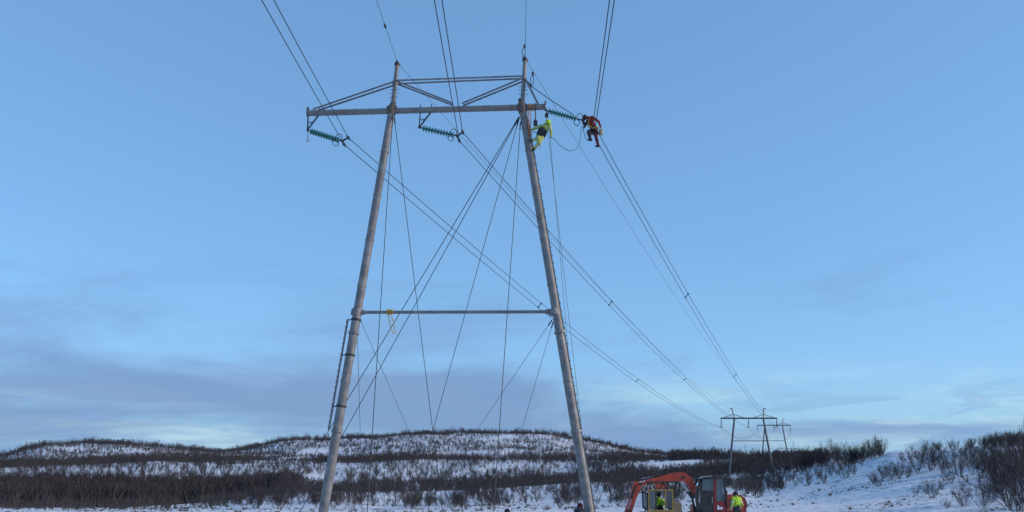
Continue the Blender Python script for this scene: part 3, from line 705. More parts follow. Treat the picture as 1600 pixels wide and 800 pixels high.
# lineman in yellow on the leg
Hp = lambda x, y, o=0.0: tp(x, y, o)
root = empty('person', Hp(838, 233, -0.35))
tag(root, 'lineman in yellow hi-vis clothes and dark harness climbing at the leg top', 'person')
J = dict(head=Hp(856, 191.2, -0.54), neck=Hp(852, 195.8, -0.49), face=TN * 0.7 + TU * -0.3 + Vector((0, 0, -0.3)), hip=Hp(845, 211.5, -0.42),
         shL=Hp(844, 198, -0.42), shR=Hp(858.5, 196.5, -0.58), elL=Hp(838, 199.5, -0.25), haL=Hp(831.5, 202.5, -0.12), elR=Hp(860.5, 205, -0.62), haR=Hp(861, 212, -0.45),
         hipL=Hp(842.2, 212.5, -0.36), hipR=Hp(847.4, 212.5, -0.46), knL=Hp(841, 216.5, -0.72), ftL=Hp(833.5, 218.5, -0.42), knR=Hp(842, 223, -0.60), ftR=Hp(836, 231, -0.36), toeL=TU * -0.8 + TN * 0.5, toeR=TN * 0.8 - TU * 0.4)
fw, upv, sd = figure(root, J, [M_HIVIS, M_HIYEL, M_NAVY, M_BLACK, M_SKIN], dict(head=0, face=4, neck=0, torso=1, pelvis=2, armL=1, armR=1, hand=2, legL=1, legR=1, boot=3), bulk=1.34)
helmet(root, Vector(J['head']) - upv * 0.02, upv, fw, M_HIVIS, 0.165, 'hood')
q = MB(); a = Vector(J['neck']).lerp(Vector(J['hip']), 0.30); b = Vector(J['hip']); dv = (b - a).normalized(); q.path([a, a.lerp(b, 0.3), b, b + dv * 0.10], [0.20, 0.262, 0.25, 0.215], 16)
q.path([a, Vector(J['shL']) + Vector((0, 0, 0.06)) - TN * 0.12], 0.03, 6); q.path([a, Vector(J['shR']) + Vector((0, 0, 0.06)) - TN * 0.12], 0.03, 6)
q.build('harness', M_NAVY, root)
bands(root, J, 1.34, (('knL', 'ftL', 0.45, 0.080), ('knR', 'ftR', 0.45, 0.080), ('shL', 'elL', 0.6, 0.074), ('shR', 'elR', 0.6, 0.074)))
q = MB(); q.path([Hp(847, 210, -0.55), Hp(836, 206.5, -0.35), Hp(829, 206, -0.3)], 0.02, 6); q.build('work_lanyard', M_DARK, root)
q = MB(); q.path([Hp(842, 215, -0.65), Hp(843.5, 225, -0.66), Hp(843, 233, -0.66)], 0.015, 5); q.build('tool_cord', M_DARK, root)

# lineman in red on the conductors
root = empty('person', Hp(933, 231, -0.05))
tag(root, 'lineman in red overalls sitting on the conductor pair high in the air', 'person')
J = dict(head=Hp(914.5, 183, -0.1), neck=Hp(919.5, 184.5, -0.08), face=TU * -0.5 + TN * 0.3 + Vector((0, 0, -0.6)), hip=Hp(929, 202, 0.0),
         shL=Hp(919, 187, 0.08), shR=Hp(925.5, 183.5, -0.25), elL=Hp(916, 193.5, 0.0), haL=Hp(913.5, 198, -0.1), elR=Hp(935, 189.5, -0.32), haR=Hp(938, 196.5, -0.22),
         hipL=Hp(925.5, 203, 0.1), hipR=Hp(930.5, 203.5, -0.1), knL=Hp(919, 206, -0.30), ftL=Hp(922.5, 217, -0.2), knR=Hp(931.5, 214.5, -0.36), ftR=Hp(934.5, 226.5, -0.2), toeL=TU * -0.7 + TN * -0.3, toeR=TU * -0.9 + TN * -0.3)
fw, upv, sd = figure(root, J, [M_REDC, M_DRED, M_NAVY, M_BLACK, M_SKIN, M_BEIGE], dict(head=2, face=4, neck=0, torso=0, pelvis=1, armL=2, armR=0, hand=2, legL=2, legR=1, boot=3), bulk=1.18)
helmet(root, Vector(J['head']), upv, fw, M_NAVY, 0.125)
q = MB(); a = Vector(J['hip']); q.path([Hp(920, 195, -0.28), Hp(927, 200, -0.24), Hp(936, 200, -0.2)], 0.03, 6); q.torus(a + Vector((0, 0, 0.05)), (Vector(J['neck']) - a), 0.185, 0.028, 18, 6)
q.path([Hp(921, 184, -0.2), Hp(919, 193, -0.24), Hp(919.5, 200, -0.22)], 0.026, 6); q.build('harness', M_YROPE, root)
q = MB(); q.path([Hp(939, 203, -0.25), Hp(939, 210.5, -0.25)], [0.12, 0.10], 12); q.torus(Hp(938.5, 201, -0.25), TN, 0.08, 0.015, 12, 5); q.build('tool_bag', M_BEIGE, root)
q = MB(); q.box(Hp(928, 208.5, 0.0), 0.5, 0.32, 0.05); q.build('seat_board', M_DARK, root)

def stand(label, px, ytop, Y, cl, mats, pose, height=1.78, heading=0.0, hat=None, name='person', extra=None):
    """a figure on the ground; pose in metres, x right, y away from the viewer, z up, before turning by heading"""
    p0 = at_depth(px, 770, Y); base = on_ground(p0.x, p0.y); root = empty('person', base); tag(root, label, 'person')
    Mz = Matrix.Rotation(heading, 3, 'Z'); J = {}
    for k, v in pose.items():
        v = Mz @ Vector(v); J[k] = v if k in ('face', 'toeL', 'toeR', 'thumbL', 'thumbR') else base + v
    fw, upv, sd = figure(root, J, mats, cl)
    if hat: helmet(root, Vector(J['head']) + upv * 0.0, upv, fw, hat[0], hat[1], hat[2])
    return root, J
UP = dict(head=(0, 0.04, 1.64), neck=(0, 0, 1.50), face=(0, 1, -0.15), hip=(0, 0, 0.98), shL=(-0.20, 0, 1.44), shR=(0.20, 0, 1.44), elL=(-0.29, -0.03, 1.16), haL=(-0.27, 0.12, 0.95), elR=(0.29, -0.03, 1.16), haR=(0.25, 0.16, 0.98),
          hipL=(-0.10, 0, 0.93), hipR=(0.10, 0, 0.93), knL=(-0.13, 0.04, 0.50), knR=(0.13, 0.02, 0.50), ftL=(-0.15, 0, 0.12), ftR=(0.16, -0.03, 0.12), toeL=(-0.2, 1, -0.1), toeR=(0.2, 1, -0.1))
HV = dict(head=2, face=4, neck=2, torso=0, pelvis=2, armL=1, armR=1, hand=2, legL=2, legR=2, boot=3)
p_r, p_j = stand('person in yellow-green hi-vis jacket and dark cap standing behind the excavator tail', 1150, 768, 44, HV, [M_HIVIS, M_HIYEL, M_NAVY, M_BLACK, M_SKIN], UP, heading=R(25), hat=(M_NAVY, 0.13, 'cap'))
bands(p_r, p_j, 1.0, (('shL', 'elL', 0.6, 0.074), ('shR', 'elR', 0.6, 0.074), ('elL', 'haL', 0.6, 0.06), ('elR', 'haR', 0.6, 0.06)))
CR = dict(head=(0.0, 0.30, 1.04), neck=(0.0, 0.20, 0.93), face=(0, 1, -0.5), hip=(0, -0.16, 0.48), shL=(-0.20, 0.17, 0.87), shR=(0.20, 0.17, 0.87), elL=(-0.30, 0.34, 0.66), haL=(-0.16, 0.52, 0.52), elR=(0.30, 0.34, 0.66), haR=(0.16, 0.52, 0.52),
          hipL=(-0.11, -0.14, 0.45), hipR=(0.11, -0.14, 0.45), knL=(-0.22, 0.28, 0.52), knR=(0.20, 0.26, 0.14), ftL=(-0.2, 0.10, 0.13), ftR=(0.18, -0.16, 0.13), toeL=(0, 1, 0), toeR=(0, 0.6, -0.8))
DK = dict(head=0, face=4, neck=0, torso=2, pelvis=2, armL=2, armR=2, hand=2, legL=2, legR=2, boot=3)
stand('person in dark jacket and red hood crouching at the foot of the bare leg', 903.5, 784, 43.5, DK, [M_DRED, M_REDC, M_NAVY, M_BLACK, M_SKIN], CR, heading=R(-20), hat=(M_DRED, 0.14, 'hood'))
BEND = {k: (v if k in ('face', 'toeL', 'toeR') else (v[0], v[1] * 1.0 + (0.25 if k in ('head', 'neck') else 0.0), v[2] * (0.66 if k in ('head', 'neck', 'shL', 'shR') else 0.9 if k in ('hip', 'hipL', 'hipR') else 0.62 if k[:2] in ('el', 'ha') else 1.0))) for k, v in CR.items()}
stand('person in dark clothes bending low to the snow between the pylon legs', 797, 797, 45, dict(DK, torso=2), [M_NAVY, M_REDC, M_NAVY, M_BLACK, M_SKIN], BEND, heading=R(15), hat=(M_DRED, 0.135, 'hood'))

# ------------------------------------------------------------------ excavator
YE = 60.0
E = lambda x, y, dy=0.0: at_depth(x, y, YE) + Vector((0, dy, 0))
DY = Vector((0, 1, 0))
gx = E(1100, 800); gz = ground(gx.x, gx.y)
exc = empty('excavator', Vector((gx.x, YE, gz)))
tag(exc, 'orange-red tracked excavator with raised boom and dark glazed cab', 'excavator')
# boom: banana profile in the picture plane of the machine
boom = [(1090, 778), (1082, 776), (1076, 762), (1070, 753), (1058, 751.5), (1040, 752.5), (1012, 756.5), (1000, 759), (996, 755.5), (1000, 752), (1030, 744.5), (1048, 739.5), (1060, 737.5), (1070, 739), (1078, 745), (1084, 757), (1092, 772)]
m = MB(); m.prism([E(*p, -0.1) for p in boom], DY * 0.42); bo = m.build('boom', M_ORANGE, exc, False)
m = MB(); m.prism([E(x, y, -0.1) for x, y in ((1034, 751.3), (1064, 742), (1072, 747), (1064, 751), (1044, 752.2))], DY * 0.45); m.build('boom_plate', M_ORANGE, bo, False)
m = MB(); m.prism([E(x, y, -0.1) for x, y in ((1021, 754), (1043, 751.5), (1041, 763), (1025, 764))], DY * 0.30); m.build('boom_bracket', M_ORANGE, bo, False)
for p in ((1087, 775), (1000, 755.5), (1066, 746)):
    m = MB(); m.tube(E(*p, -0.38), E(*p, 0.18), 0.10, n=14); m.build('pivot_pin', M_MDARK, bo)
stick = [(990, 752.5), (1000, 752), (1003, 758), (998, 768), (992, 783), (986, 803), (978, 806), (974, 804), (982, 782), (987, 764)]
m = MB(); m.prism([E(*p, -0.1) for p in stick], DY * 0.34); st = m.build('stick', M_ORANGE, exc, False)
m = MB(); m.prism([E(*p, -0.1) for p in ((974, 800), (984, 798), (990, 804), (992, 812), (982, 816), (970, 812), (966, 805))], DY * 0.9); bk = m.build('bucket', M_MDARK, exc, False)
for k in range(4):
    q = MB(); c = E(968, 811, -0.45 + 0.23 * k); q.prism([c, c + Vector((0.08, 0, 0.1)), c + Vector((-0.16, 0, -0.12))], DY * 0.08); q.build('tooth', M_MDARK, bk, False)
def cyl(a, b, r_, mid=0.55):
    m = MB(); m.tube(a, a.lerp(b, mid), r_, n=12); c = m.build('hydraulic_cylinder', M_MDARK, exc); q = MB(); q.tube(a.lerp(b, mid), b, r_ * 0.55, n=10); q.build('piston_rod', M_CHROME, c)
cyl(E(1090, 788, -0.45), E(1063, 752, -0.36), 0.085); cyl(E(1090, 788, 0.25), E(1063, 752, 0.16), 0.085)
cyl(E(1046, 741, -0.1), E(1002, 748, -0.1), 0.08); cyl(E(992, 760, -0.34), E(980, 796, -0.34), 0.06)
m = MB()
for i, off in enumerate((-0.22, -0.14)):
    m.path([E(1080, 748, off), E(1066, 737.5, off), E(1045, 739.5, off), E(1020, 745, off), E(1000, 750, off)], 0.022, 6)
m.build('hydraulic_hose', M_MDARK, exc)
# cab: posts, glazing, roof, lower panels
CY0, CY1 = -1.25, -0.1
def post(poly, nm='cab_post', mt=M_MDARK):
    for y in (CY0, CY1):
        m = MB(); m.prism([E(px, py, y) for px, py in poly], DY * 0.07); m.build(nm, mt, exc, False)
post([(1088, 748.5), (1091.5, 748.5), (1086.5, 766), (1084.5, 780), (1087, 794), (1090, 799), (1086, 799), (1081.5, 790), (1080, 778), (1083, 762)])
post([(1088, 749), (1091, 749), (1090.5, 799), (1087.5, 799)], mt=M_MDARK)
post([(1108.3, 747), (1113, 747), (1112.5, 799), (1108, 799)], 'cab_pillar', M_CABRED)
post([(1122.5, 747.5), (1126, 748.5), (1128, 770), (1128.5, 790), (1125.5, 790), (1124.5, 770)])
post([(1091, 766.5), (1108.3, 766.5), (1108.3, 768), (1091, 768)])
post([(1112.5, 783), (1127, 783), (1128, 799), (1112.5, 799)], 'cab_lower_panel', M_CABRED)
m = MB(); m.prism([E(1086, 748.8, CY0 - 0.06), E(1092, 745.8, CY0 - 0.06), E(1108, 744.3, CY0 - 0.06), E(1122, 745, CY0 - 0.06), E(1127, 748.5, CY0 - 0.06), E(1108, 748, CY0 - 0.06)], DY * 0.0001)
m = MB(); m.prism([E(px, py, (CY0 + CY1) / 2) for px, py in ((1086, 749.0), (1092, 746.2), (1108, 744.8), (1122, 745.4), (1127, 748.8), (1108, 748.2))], DY * (CY1 - CY0 + 0.16)); rf = m.build('cab_roof', M_MDARK, exc, False)
m = MB(); m.prism([E(px, py, CY0 + 0.1) for px, py in ((1087, 748.0), (1092, 745.7), (1106, 744.4), (1106, 743.9), (1091.5, 745.2), (1086.4, 747.6))], DY * 0.4); m.build('snow_on_roof', M_SNOW, rf, False)
def pane(poly, y): 
    m = MB(); m.prism([E(px, py, y) for px, py in poly], DY * 0.012); m.build('window_pane', M_GLASS, exc, False)
for y in (CY0 + 0.01, CY1 - 0.01):
    pane([(1091, 749.5), (1108, 748.5), (1108, 766.3), (1090.7, 766.3)], y); pane([(1113.2, 748.5), (1122.3, 748.7), (1124.6, 770), (1125.5, 782.8), (1113, 782.8)], y)
pane([(1084.5, 768), (1087, 758), (1087.2, 798), (1084, 786)], CY0 + 0.01)
m = MB(); 
a = [E(1089.5, 749, 0), E(1083.5, 763, 0), E(1081.5, 778, 0), E(1083.5, 790, 0), E(1088, 799, 0)]
for i in range(4): m.add([a[i] + DY * (CY0 + 0.05), a[i + 1] + DY * (CY0 + 0.05), a[i + 1] + DY * (CY1 - 0.05), a[i] + DY * (CY1 - 0.05)], [(0, 1, 2, 3)])
m.build('windscreen', M_GLASS, exc)
m = MB(); m.prism([E(px, py, CY0) for px, py in ((1091, 768.2), (1108, 768.2), (1108, 799), (1090.6, 799))], DY * 0.05); door = m.build('cab_door', M_MDARK, exc, False)
q = MB(); q.bar(E(1106, 776, CY0 - 0.06), E(1106, 786, CY0 - 0.06), 0.03, 0.03); q.build('door_handle', M_CHROME, door)
m = MB(); m.prism([E(px, py, CY0 - 0.05) for px, py in ((1113.8, 789), (1116, 789), (1116.2, 791.5), (1122, 792), (1122, 795.5), (1113.8, 795.5))], DY * 0.02); m.build('sticker', M_WHITE, exc, False)
m = MB(); m.box(E(1100, 786, -0.7), 0.5, 0.5, 0.14); m.box(E(1106, 776, -0.7), 0.14, 0.5, 0.75); m.build('operator_seat', M_MDARK, exc, False)
m = MB(); m.path([E(1085, 754, CY0 - 0.25), E(1084, 752.5, CY0 - 0.1), E(1088, 751, CY0)], 0.02, 6); m.box(E(1085.5, 755.5, CY0 - 0.28), 0.18, 0.06, 0.28); m.build('wing_mirror', M_MDARK, exc)
# upper body behind the cab
m = MB(); m.prism([E(px, py, 0.35) for px, py in ((1082, 799), (1156, 799), (1158, 790), (1157, 776), (1152, 772.5), (1129, 772.5), (1128, 786), (1082, 788))], DY * 0.9); m.build('engine_housing', M_ORANGE, exc, False)
m = MB(); m.prism([E(px, py, -0.65) for px, py in ((1129.5, 773), (1150, 773), (1155, 777), (1156, 799), (1129.5, 799))], DY * 1.05); eh = m.build('side_housing', M_ORANGE, exc, False)
for k in range(5):
    q = MB(); q.bar(E(1133, 779 + k * 3, -1.19), E(1143, 779 + k * 3, -1.19), 0.03, 0.05); q.build('vent_slat', M_MDARK, eh, False)
m = MB(); m.prism([E(px, py, 0) for px, py in ((1150, 776), (1157, 777), (1160, 785), (1159, 800), (1150, 800))], DY * 2.3); m.build('counterweight', M_CABRED, exc, False)
m = MB(); m.tube(E(1137, 773, 0.3), E(1137, 766.5, 0.3), 0.06, n=10); m.build('exhaust_pipe', M_MDARK, exc)
m = MB(); m.prism([E(px, py, 0) for px, py in ((1083, 799.2), (1157, 799.2), (1155, 803), (1085, 803))], DY * 2.3); m.build('slew_deck', M_MDARK, exc, False)
m = MB(); m.tube(Vector((gx.x + 0.6, YE, gz + 0.6)), Vector((gx.x + 0.6, YE, gz + 0.98)), 0.55, n=20); m.box(Vector((gx.x + 0.6, YE, gz + 0.5)), 1.5, 1.6, 0.3); m.build('undercarriage', M_MDARK, exc)
for y in (-0.95, 0.95):
    m = MB(); c = Vector((gx.x + 0.6, YE + y, gz + 0.36)); half = 1.35; prof = []
    for i in range(9): t = math.pi / 2 + math.pi * i / 8; prof.append(c + Vector((-half + 0.36 * math.cos(t), 0, 0.36 * math.sin(t))))
    for i in range(9): t = -math.pi / 2 + math.pi * i / 8; prof.append(c + Vector((half + 0.36 * math.cos(t), 0, 0.36 * math.sin(t))))
    m.prism(prof, DY * 0.45); tk = m.build('track', M_TRACK, exc, False)
    for i in range(18):
        q = MB(); x = c.x - half + 2 * half * i / 17; q.box((x, c.y, c.z + 0.375), 0.05, 0.46, 0.04); q.build('track_shoe', M_TRACK, tk, False)

# ------------------------------------------------------------------ tan tracked carrier with a barred cab
YT = 50.0
K = lambda x, y, dy=0.0: at_depth(x, y, YT) + Vector((0, dy, 0))
gx = K(1030, 800); gz = ground(gx.x, gx.y)
car = empty('tracked_carrier', Vector((gx.x, YT, gz)))
tag(car, 'muddy tan tracked machine with yellow-framed barred cab and raised flat roof', 'machine')
def kp(poly, y, th, nm, mt, parent=None): m = MB(); m.prism([K(px, py, y) for px, py in poly], DY * th); return m.build(nm, mt, parent or car, False)
kr = kp([(999, 753.8), (1008, 752), (1050.5, 752), (1050.5, 754), (1008, 754)], 0.5, 1.4, 'roof', M_MDARK)
kp([(998.6, 754.2), (1007.5, 752.0), (1007.8, 751.2), (998.4, 753.2)], -0.1, 0.25, 'snow_on_roof', M_SNOW, kr)
for x0, x1 in ((1017, 1013), (1017, 1023), (1041, 1035), (1041, 1050)):
    for y in (-0.15, 1.05):
        m = MB(); m.bar(K(x0, 754, y), K(x1, 766.5, y), 0.06, 0.05); m.build('roof_strut', M_MDARK, car, False)
for x in (1012.8, 1038.6, 1050):
    kp([(x - 0.9, 766), (x + 0.9, 766), (x + 0.9, 800), (x - 0.9, 800)], -0.2, 0.07, 'cab_post', M_YELLOW)
for x in (1012.8, 1050):
    kp([(x - 0.9, 766), (x + 0.9, 766), (x + 0.9, 800), (x - 0.9, 800)], 1.1, 0.07, 'cab_post', M_YELLOW)
for y in (-0.203, 1.103): kp([(1011.9, 764.8), (1050.9, 764.8), (1050.9, 767), (1011.9, 767)], y, 0.08, 'cab_rail', M_YELLOW)
kp([(1011.9, 796.6), (1050.9, 796.6), (1050.9, 799.5), (1011.9, 799.5)], -0.207, 0.08, 'cab_rail', M_YELLOW)
kp([(1011.9, 765.2), (1050.9, 765.2), (1050.9, 766.2), (1011.9, 766.2)], 0.45, 1.2, 'cab_ceiling', M_MDARK)
for x in (1014.9, 1016.6, 1018.3, 1020.0, 1021.7): kp([(x - 0.55, 767.2), (x + 0.55, 767.2), (x + 0.55, 796.5), (x - 0.55, 796.5)], -0.19, 0.05, 'cab_bar', M_LOUVRE)
for x in (1040.8, 1042.6, 1044.4, 1046.2, 1048): kp([(x - 0.4, 767.2), (x + 0.4, 767.2), (x + 0.4, 794), (x - 0.4, 794)], -0.19, 0.05, 'cab_bar', M_LOUVRE)
kp([(1022.8, 767.2), (1025.2, 767.2), (1025.2, 796), (1022.8, 796)], -0.18, 0.05, 'door_post', M_MDARK)
kp([(1040, 767.2), (1049, 767.2), (1049, 795), (1040, 795)], 0.15, 0.04, 'cab_backing', M_MDARK)
kp([(1013.8, 767.2), (1022.5, 767.2), (1022.5, 796), (1013.8, 796)], 0.15, 0.04, 'cab_backing', M_MDARK)
kp([(1002, 767.5), (1004, 765.5), (1005, 791), (1011.5, 796), (1011.5, 799), (1003, 793)], -0.15, 0.06, 'side_frame', M_MDARK)
kp([(1002, 767.5), (1011.8, 770.5), (1011.8, 773), (1003, 769.5)], -0.15, 0.06, 'side_frame', M_MDARK)
kp([(1010, 770), (1011.9, 770.5), (1011.9, 797), (1010, 796)], -0.14, 0.06, 'side_frame', M_MDARK)
kp([(1004.3, 769.8), (1009.9, 772), (1009.9, 795), (1005, 791)], -0.14, 0.012, 'window_pane', M_GLASS)
kp([(1050.9, 782), (1054, 781), (1060, 785.5), (1064, 786.5), (1064.5, 806), (1050.9, 806)], 0.4, 1.25, 'hood', M_TAN)
kp([(1003, 799.6), (1050.8, 799.6), (1050.8, 808), (1001, 808)], 0.4, 1.4, 'hull', M_TAN)
for y in (-0.45, 1.25):
    m = MB(); c = Vector((gx.x + 0.1, YT + y, gz + 0.30)); prof = []
    for i in range(9): t = math.pi / 2 + math.pi * i / 8; prof.append(c + Vector((-1.0 + 0.30 * math.cos(t), 0, 0.30 * math.sin(t))))
    for i in range(9): t = -math.pi / 2 + math.pi * i / 8; prof.append(c + Vector((1.0 + 0.30 * math.cos(t), 0, 0.30 * math.sin(t))))
    m.prism(prof, DY * 0.35); m.build('track', M_TRACK, car, False)
m = MB(); m.box(K(1031, 799, 0.42), 0.5, 0.5, 0.16); m.box(K(1031, 790, 0.7), 0.5, 0.12, 0.6); m.build('driver_seat', M_MDARK, car, False)
# driver seated in the carrier
zs = K(1031, 796, 0.3)
SIT = dict(head=(0.02, 0.02, 0.70), neck=(0, 0.02, 0.56), face=(0.5, -0.8, -0.25), hip=(0, 0.10, 0.06), shL=(-0.20, 0.03, 0.50), shR=(0.20, 0.03, 0.50), elL=(-0.29, -0.10, 0.26), haL=(-0.12, -0.30, 0.20), elR=(0.29, -0.08, 0.26), haR=(0.14, -0.30, 0.20),
           hipL=(-0.10, 0.06, 0.04), hipR=(0.10, 0.06, 0.04), knL=(-0.14, -0.36, 0.06), knR=(0.14, -0.36, 0.06), ftL=(-0.14, -0.36, -0.30), ftR=(0.14, -0.36, -0.30), toeL=(0, -1, 0), toeR=(0, -1, 0))
root = empty('person', zs); tag(root, 'driver in bright green hi-vis jacket sitting inside the barred cab', 'person')
J = {k: (Vector(v) if k in ('face', 'toeL', 'toeR') else zs + Vector(v)) for k, v in SIT.items()}
fw, upv, sd = figure(root, J, [M_HIVIS, M_HIYEL, M_NAVY, M_BLACK, M_SKIN], dict(head=2, face=4, neck=0, torso=0, pelvis=2, armL=0, armR=0, hand=2, legL=2, legR=2, boot=3))
helmet(root, Vector(J['head']), upv, fw, M_NAVY, 0.125, 'cap')

# ------------------------------------------------------------------ bare birch and willow scrub
def shrub_segments(rs, h, stems, nb, nt_, spread, lift, tr):
    """(points, radii) of stems and of twigs; rs seeded random"""
    st, tw = [], []
    def rnd(a, b): return rs.uniform(a, b)
    def grow(p, d, ln, k, wob, up):
        pts = [p]
        for i in range(k):
            d = (d + Vector((rnd(-wob, wob), rnd(-wob, wob), rnd(-wob, wob) + up))).normalized(); p = p + d * ln / k; pts.append(p)
        return pts
    for s_ in range(stems):
        an = 2 * math.pi * (s_ + rnd(-0.35, 0.35)) / stems; tl = rnd(0.25, 1.0) * spread
        d = Vector((math.cos(an) * tl, math.sin(an) * tl, 1)).normalized()
        H = h * rnd(0.72, 1.0); base = Vector((math.cos(an) * 0.08, math.sin(an) * 0.08, -0.15))
        sp = grow(base, d, H, 5, 0.27, 0.08); st.append((sp, [tr * (1 - 0.75 * i / 5) for i in range(6)]))
        for b in range(nb):
            f_ = rnd(0.10, 0.97); i = min(int(f_ * 5), 4); p = sp[i].lerp(sp[i + 1], f_ * 5 - i)
            a2 = rnd(0, 6.283); el = rnd(0.55, 1.25); bd = (Vector((math.cos(a2), math.sin(a2), 0)) * (1 - lift * el) + Vector((0, 0, el))).normalized()
            bl_ = H * rnd(0.20, 0.42) * (1.12 - 0.55 * f_); bp = grow(p, bd, bl_, 3, 0.32, 0.10); tw.append((bp, [tr * 0.34, tr * 0.26, tr * 0.2, tr * 0.12]))
            for t in range(nt_):
                f2 = rnd(0.15, 1.0); i2 = min(int(f2 * 3), 2); q = bp[i2].lerp(bp[i2 + 1], f2 * 3 - i2); a3 = rnd(0, 6.283)
                td = ((bp[-1] - bp[0]).normalized() * 0.7 + Vector((math.cos(a3), math.sin(a3), rnd(0.1, 1.1))) * 0.7).normalized()
                tp_ = grow(q, td, bl_ * rnd(0.28, 0.6), 2, 0.2, 0.06); tw.append((tp_, [tr * 0.15, tr * 0.12, tr * 0.07]))
    return st, tw
def shrub_meshes(seed, h, stems, nb, nt_, spread, lift, tr, mats):
    rs = random.Random(seed); st, tw = shrub_segments(rs, h, stems, nb, nt_, spread, lift, tr); a = MB(); b = MB()
    for p, r_ in st: a.path(p, r_, 5, 0, False)
    for p, r_ in tw: b.path(p, r_, 3, 0, False)
    def raw(mb, nm, mt):
        me_ = bpy.data.meshes.new(nm); me_.from_pydata(mb.v, [], mb.f); me_.update(); me_.materials.append(mt); return me_
    return raw(a, 'trunk', mats[0]), raw(b, 'crown', mats[1]), (a, b)
NEARV = [shrub_meshes(100 + i, *prm) for i, prm in enumerate([
    (3.2, 6, 15, 12, 0.55, 0.5, 0.026, (M_STEM, M_TWIG)), (3.6, 8, 14, 12, 0.75, 0.5, 0.025, (M_STEM, M_TWIG)), (2.6, 10, 11, 10, 0.95, 0.35, 0.021, (M_STEM, M_TWIG2)), (3.9, 3, 15, 8, 0.35, 0.5, 0.034, (M_STEM, M_TWIG)),
    (2.2, 11, 10, 10, 1.05, 0.4, 0.020, (M_STEM, M_TWIG2)), (3.4, 7, 15, 12, 0.6, 0.55, 0.027, (M_STEM, M_TWIG)), (4.2, 2, 20, 8, 0.25, 0.5, 0.036, (M_STEM, M_TWIG)), (3.0, 9, 13, 11, 0.7, 0.45, 0.024, (M_STEM, M_TWIG2))])]
shrub_count = 0
def put_shrub(i, x, y, sc, rz, label, group, tilt=0.0):
    global shrub_count
    root = empty('birch_shrub', on_ground(x, y)); root.rotation_euler = (random.uniform(-0.14, 0.14), random.uniform(-0.14, 0.14), rz); root.scale = (sc * random.uniform(0.8, 1.3), sc * random.uniform(0.8, 1.3), sc * random.uniform(0.9, 1.1)); tag(root, label, 'shrub', group)
    for me_, nm in ((NEARV[i][0], 'trunk'), (NEARV[i][1], 'crown')):
        o = bpy.data.objects.new(nm, me_); COL.objects.link(o); o.parent = root
    shrub_count += 1
def ground_hit(px, py):
    """first point of the terrain seen through a picture point"""
    d = ray(px, py); d = d / math.hypot(d.x, d.y); t = 20.0
    while t < 700:
        p = EYEV + d * t
        if p.z <= ground(p.x, p.y): return p
        t += 0.5 if t < 200 else 1.5
    return None
def place(px, py, hpx, kinds, label, group, jitter=0.0):
    p = ground_hit(px, py); k = 0
    while k < 25 and (p is None or math.hypot(p.x, p.y) > (205 if px < 1320 else 178)):      # stay on this side of the crest
        k += 1; py += 1; p = ground_hit(px, py)
    if p is None: return
    i = random.choice(kinds); H = (3.2, 3.6, 2.6, 3.9, 2.2, 3.4, 4.2, 3.0)[i]
    dist = math.hypot(p.x, p.y); want = hpx / F * dist * 0.97; put_shrub(i, p.x, p.y, max(0.25, min(want / H, 2.0)), random.uniform(0, 6.28), label, group)
KG = 'shrubs on the snowy knoll'
# the big bushes along the near side of the knoll
for px, py, h in ((1575, 792, 78), (1598, 786, 84), (1550, 786, 62), (1618, 800, 100), (1538, 798, 46), (1585, 775, 66), (1608, 768, 70), (1562, 768, 54), (1640, 790, 110), (1590, 806, 60)):
    place(px, py, h, (0, 1, 5, 7), 'large dark leafless bush in the thicket low on the snowy knoll', 'thicket bushes low on the knoll')
for px, py, h in ((1535, 748, 50), (1550, 742, 48), (1520, 742, 42), (1570, 745, 52), (1588, 738, 52), (1605, 732, 52), (1500, 745, 44), (1488, 740, 36), (1475, 742, 34), (1540, 730, 38), (1560, 726, 40), (1580, 722, 36), (1600, 716, 36), (1520, 726, 34), (1620, 720, 42)):
    place(px, py, h, (0, 1, 5, 7, 2), 'dark leafless bush massed high on the snowy knoll below its crest', 'bushes massed high on the knoll')
for px, py, h in ((1455, 736, 46), (1444, 730, 32), (1462, 728, 34)): place(px, py, h, (0, 5, 1), 'rounded dark bush standing alone at the top of the bare snow gap', 'rounded bushes at the snow gap')
for px, py, h in ((1425, 722, 20), (1438, 724, 22), (1412, 724, 18), (1406, 748, 26), (1392, 750, 28), (1420, 744, 24), (1382, 748, 24), (1372, 760, 26), (1434, 740, 22), (1366, 758, 18), (1402, 742, 22)):
    place(px, py, h, (2, 4, 7), 'low spreading willow bush in the middle of the bare snow gap', 'low willow bushes in the snow gap')
for px, py, h in ((1288, 756, 30), (1322, 748, 30), (1278, 750, 22), (1335, 742, 24), (1347, 728, 20), (1310, 742, 22), (1298, 744, 24), (1316, 735, 22)):
    place(px, py, h, (2, 5, 7), 'upright leafless bush on the snow below the dense copse', 'bushes below the copse')
place(1506, 792, 42, (2,), 'crooked thin sapling bush leaning on the open snow at the knoll foot', 'saplings at the knoll foot')
for px, py, h in ((1460, 776, 30), (1448, 772, 20), (1432, 774, 16), (1486, 756, 22), (1472, 766, 16), (1480, 795, 16)): place(px, py, h, (4, 2), 'thin sapling bush on the open snow at the knoll foot', 'saplings at the knoll foot')
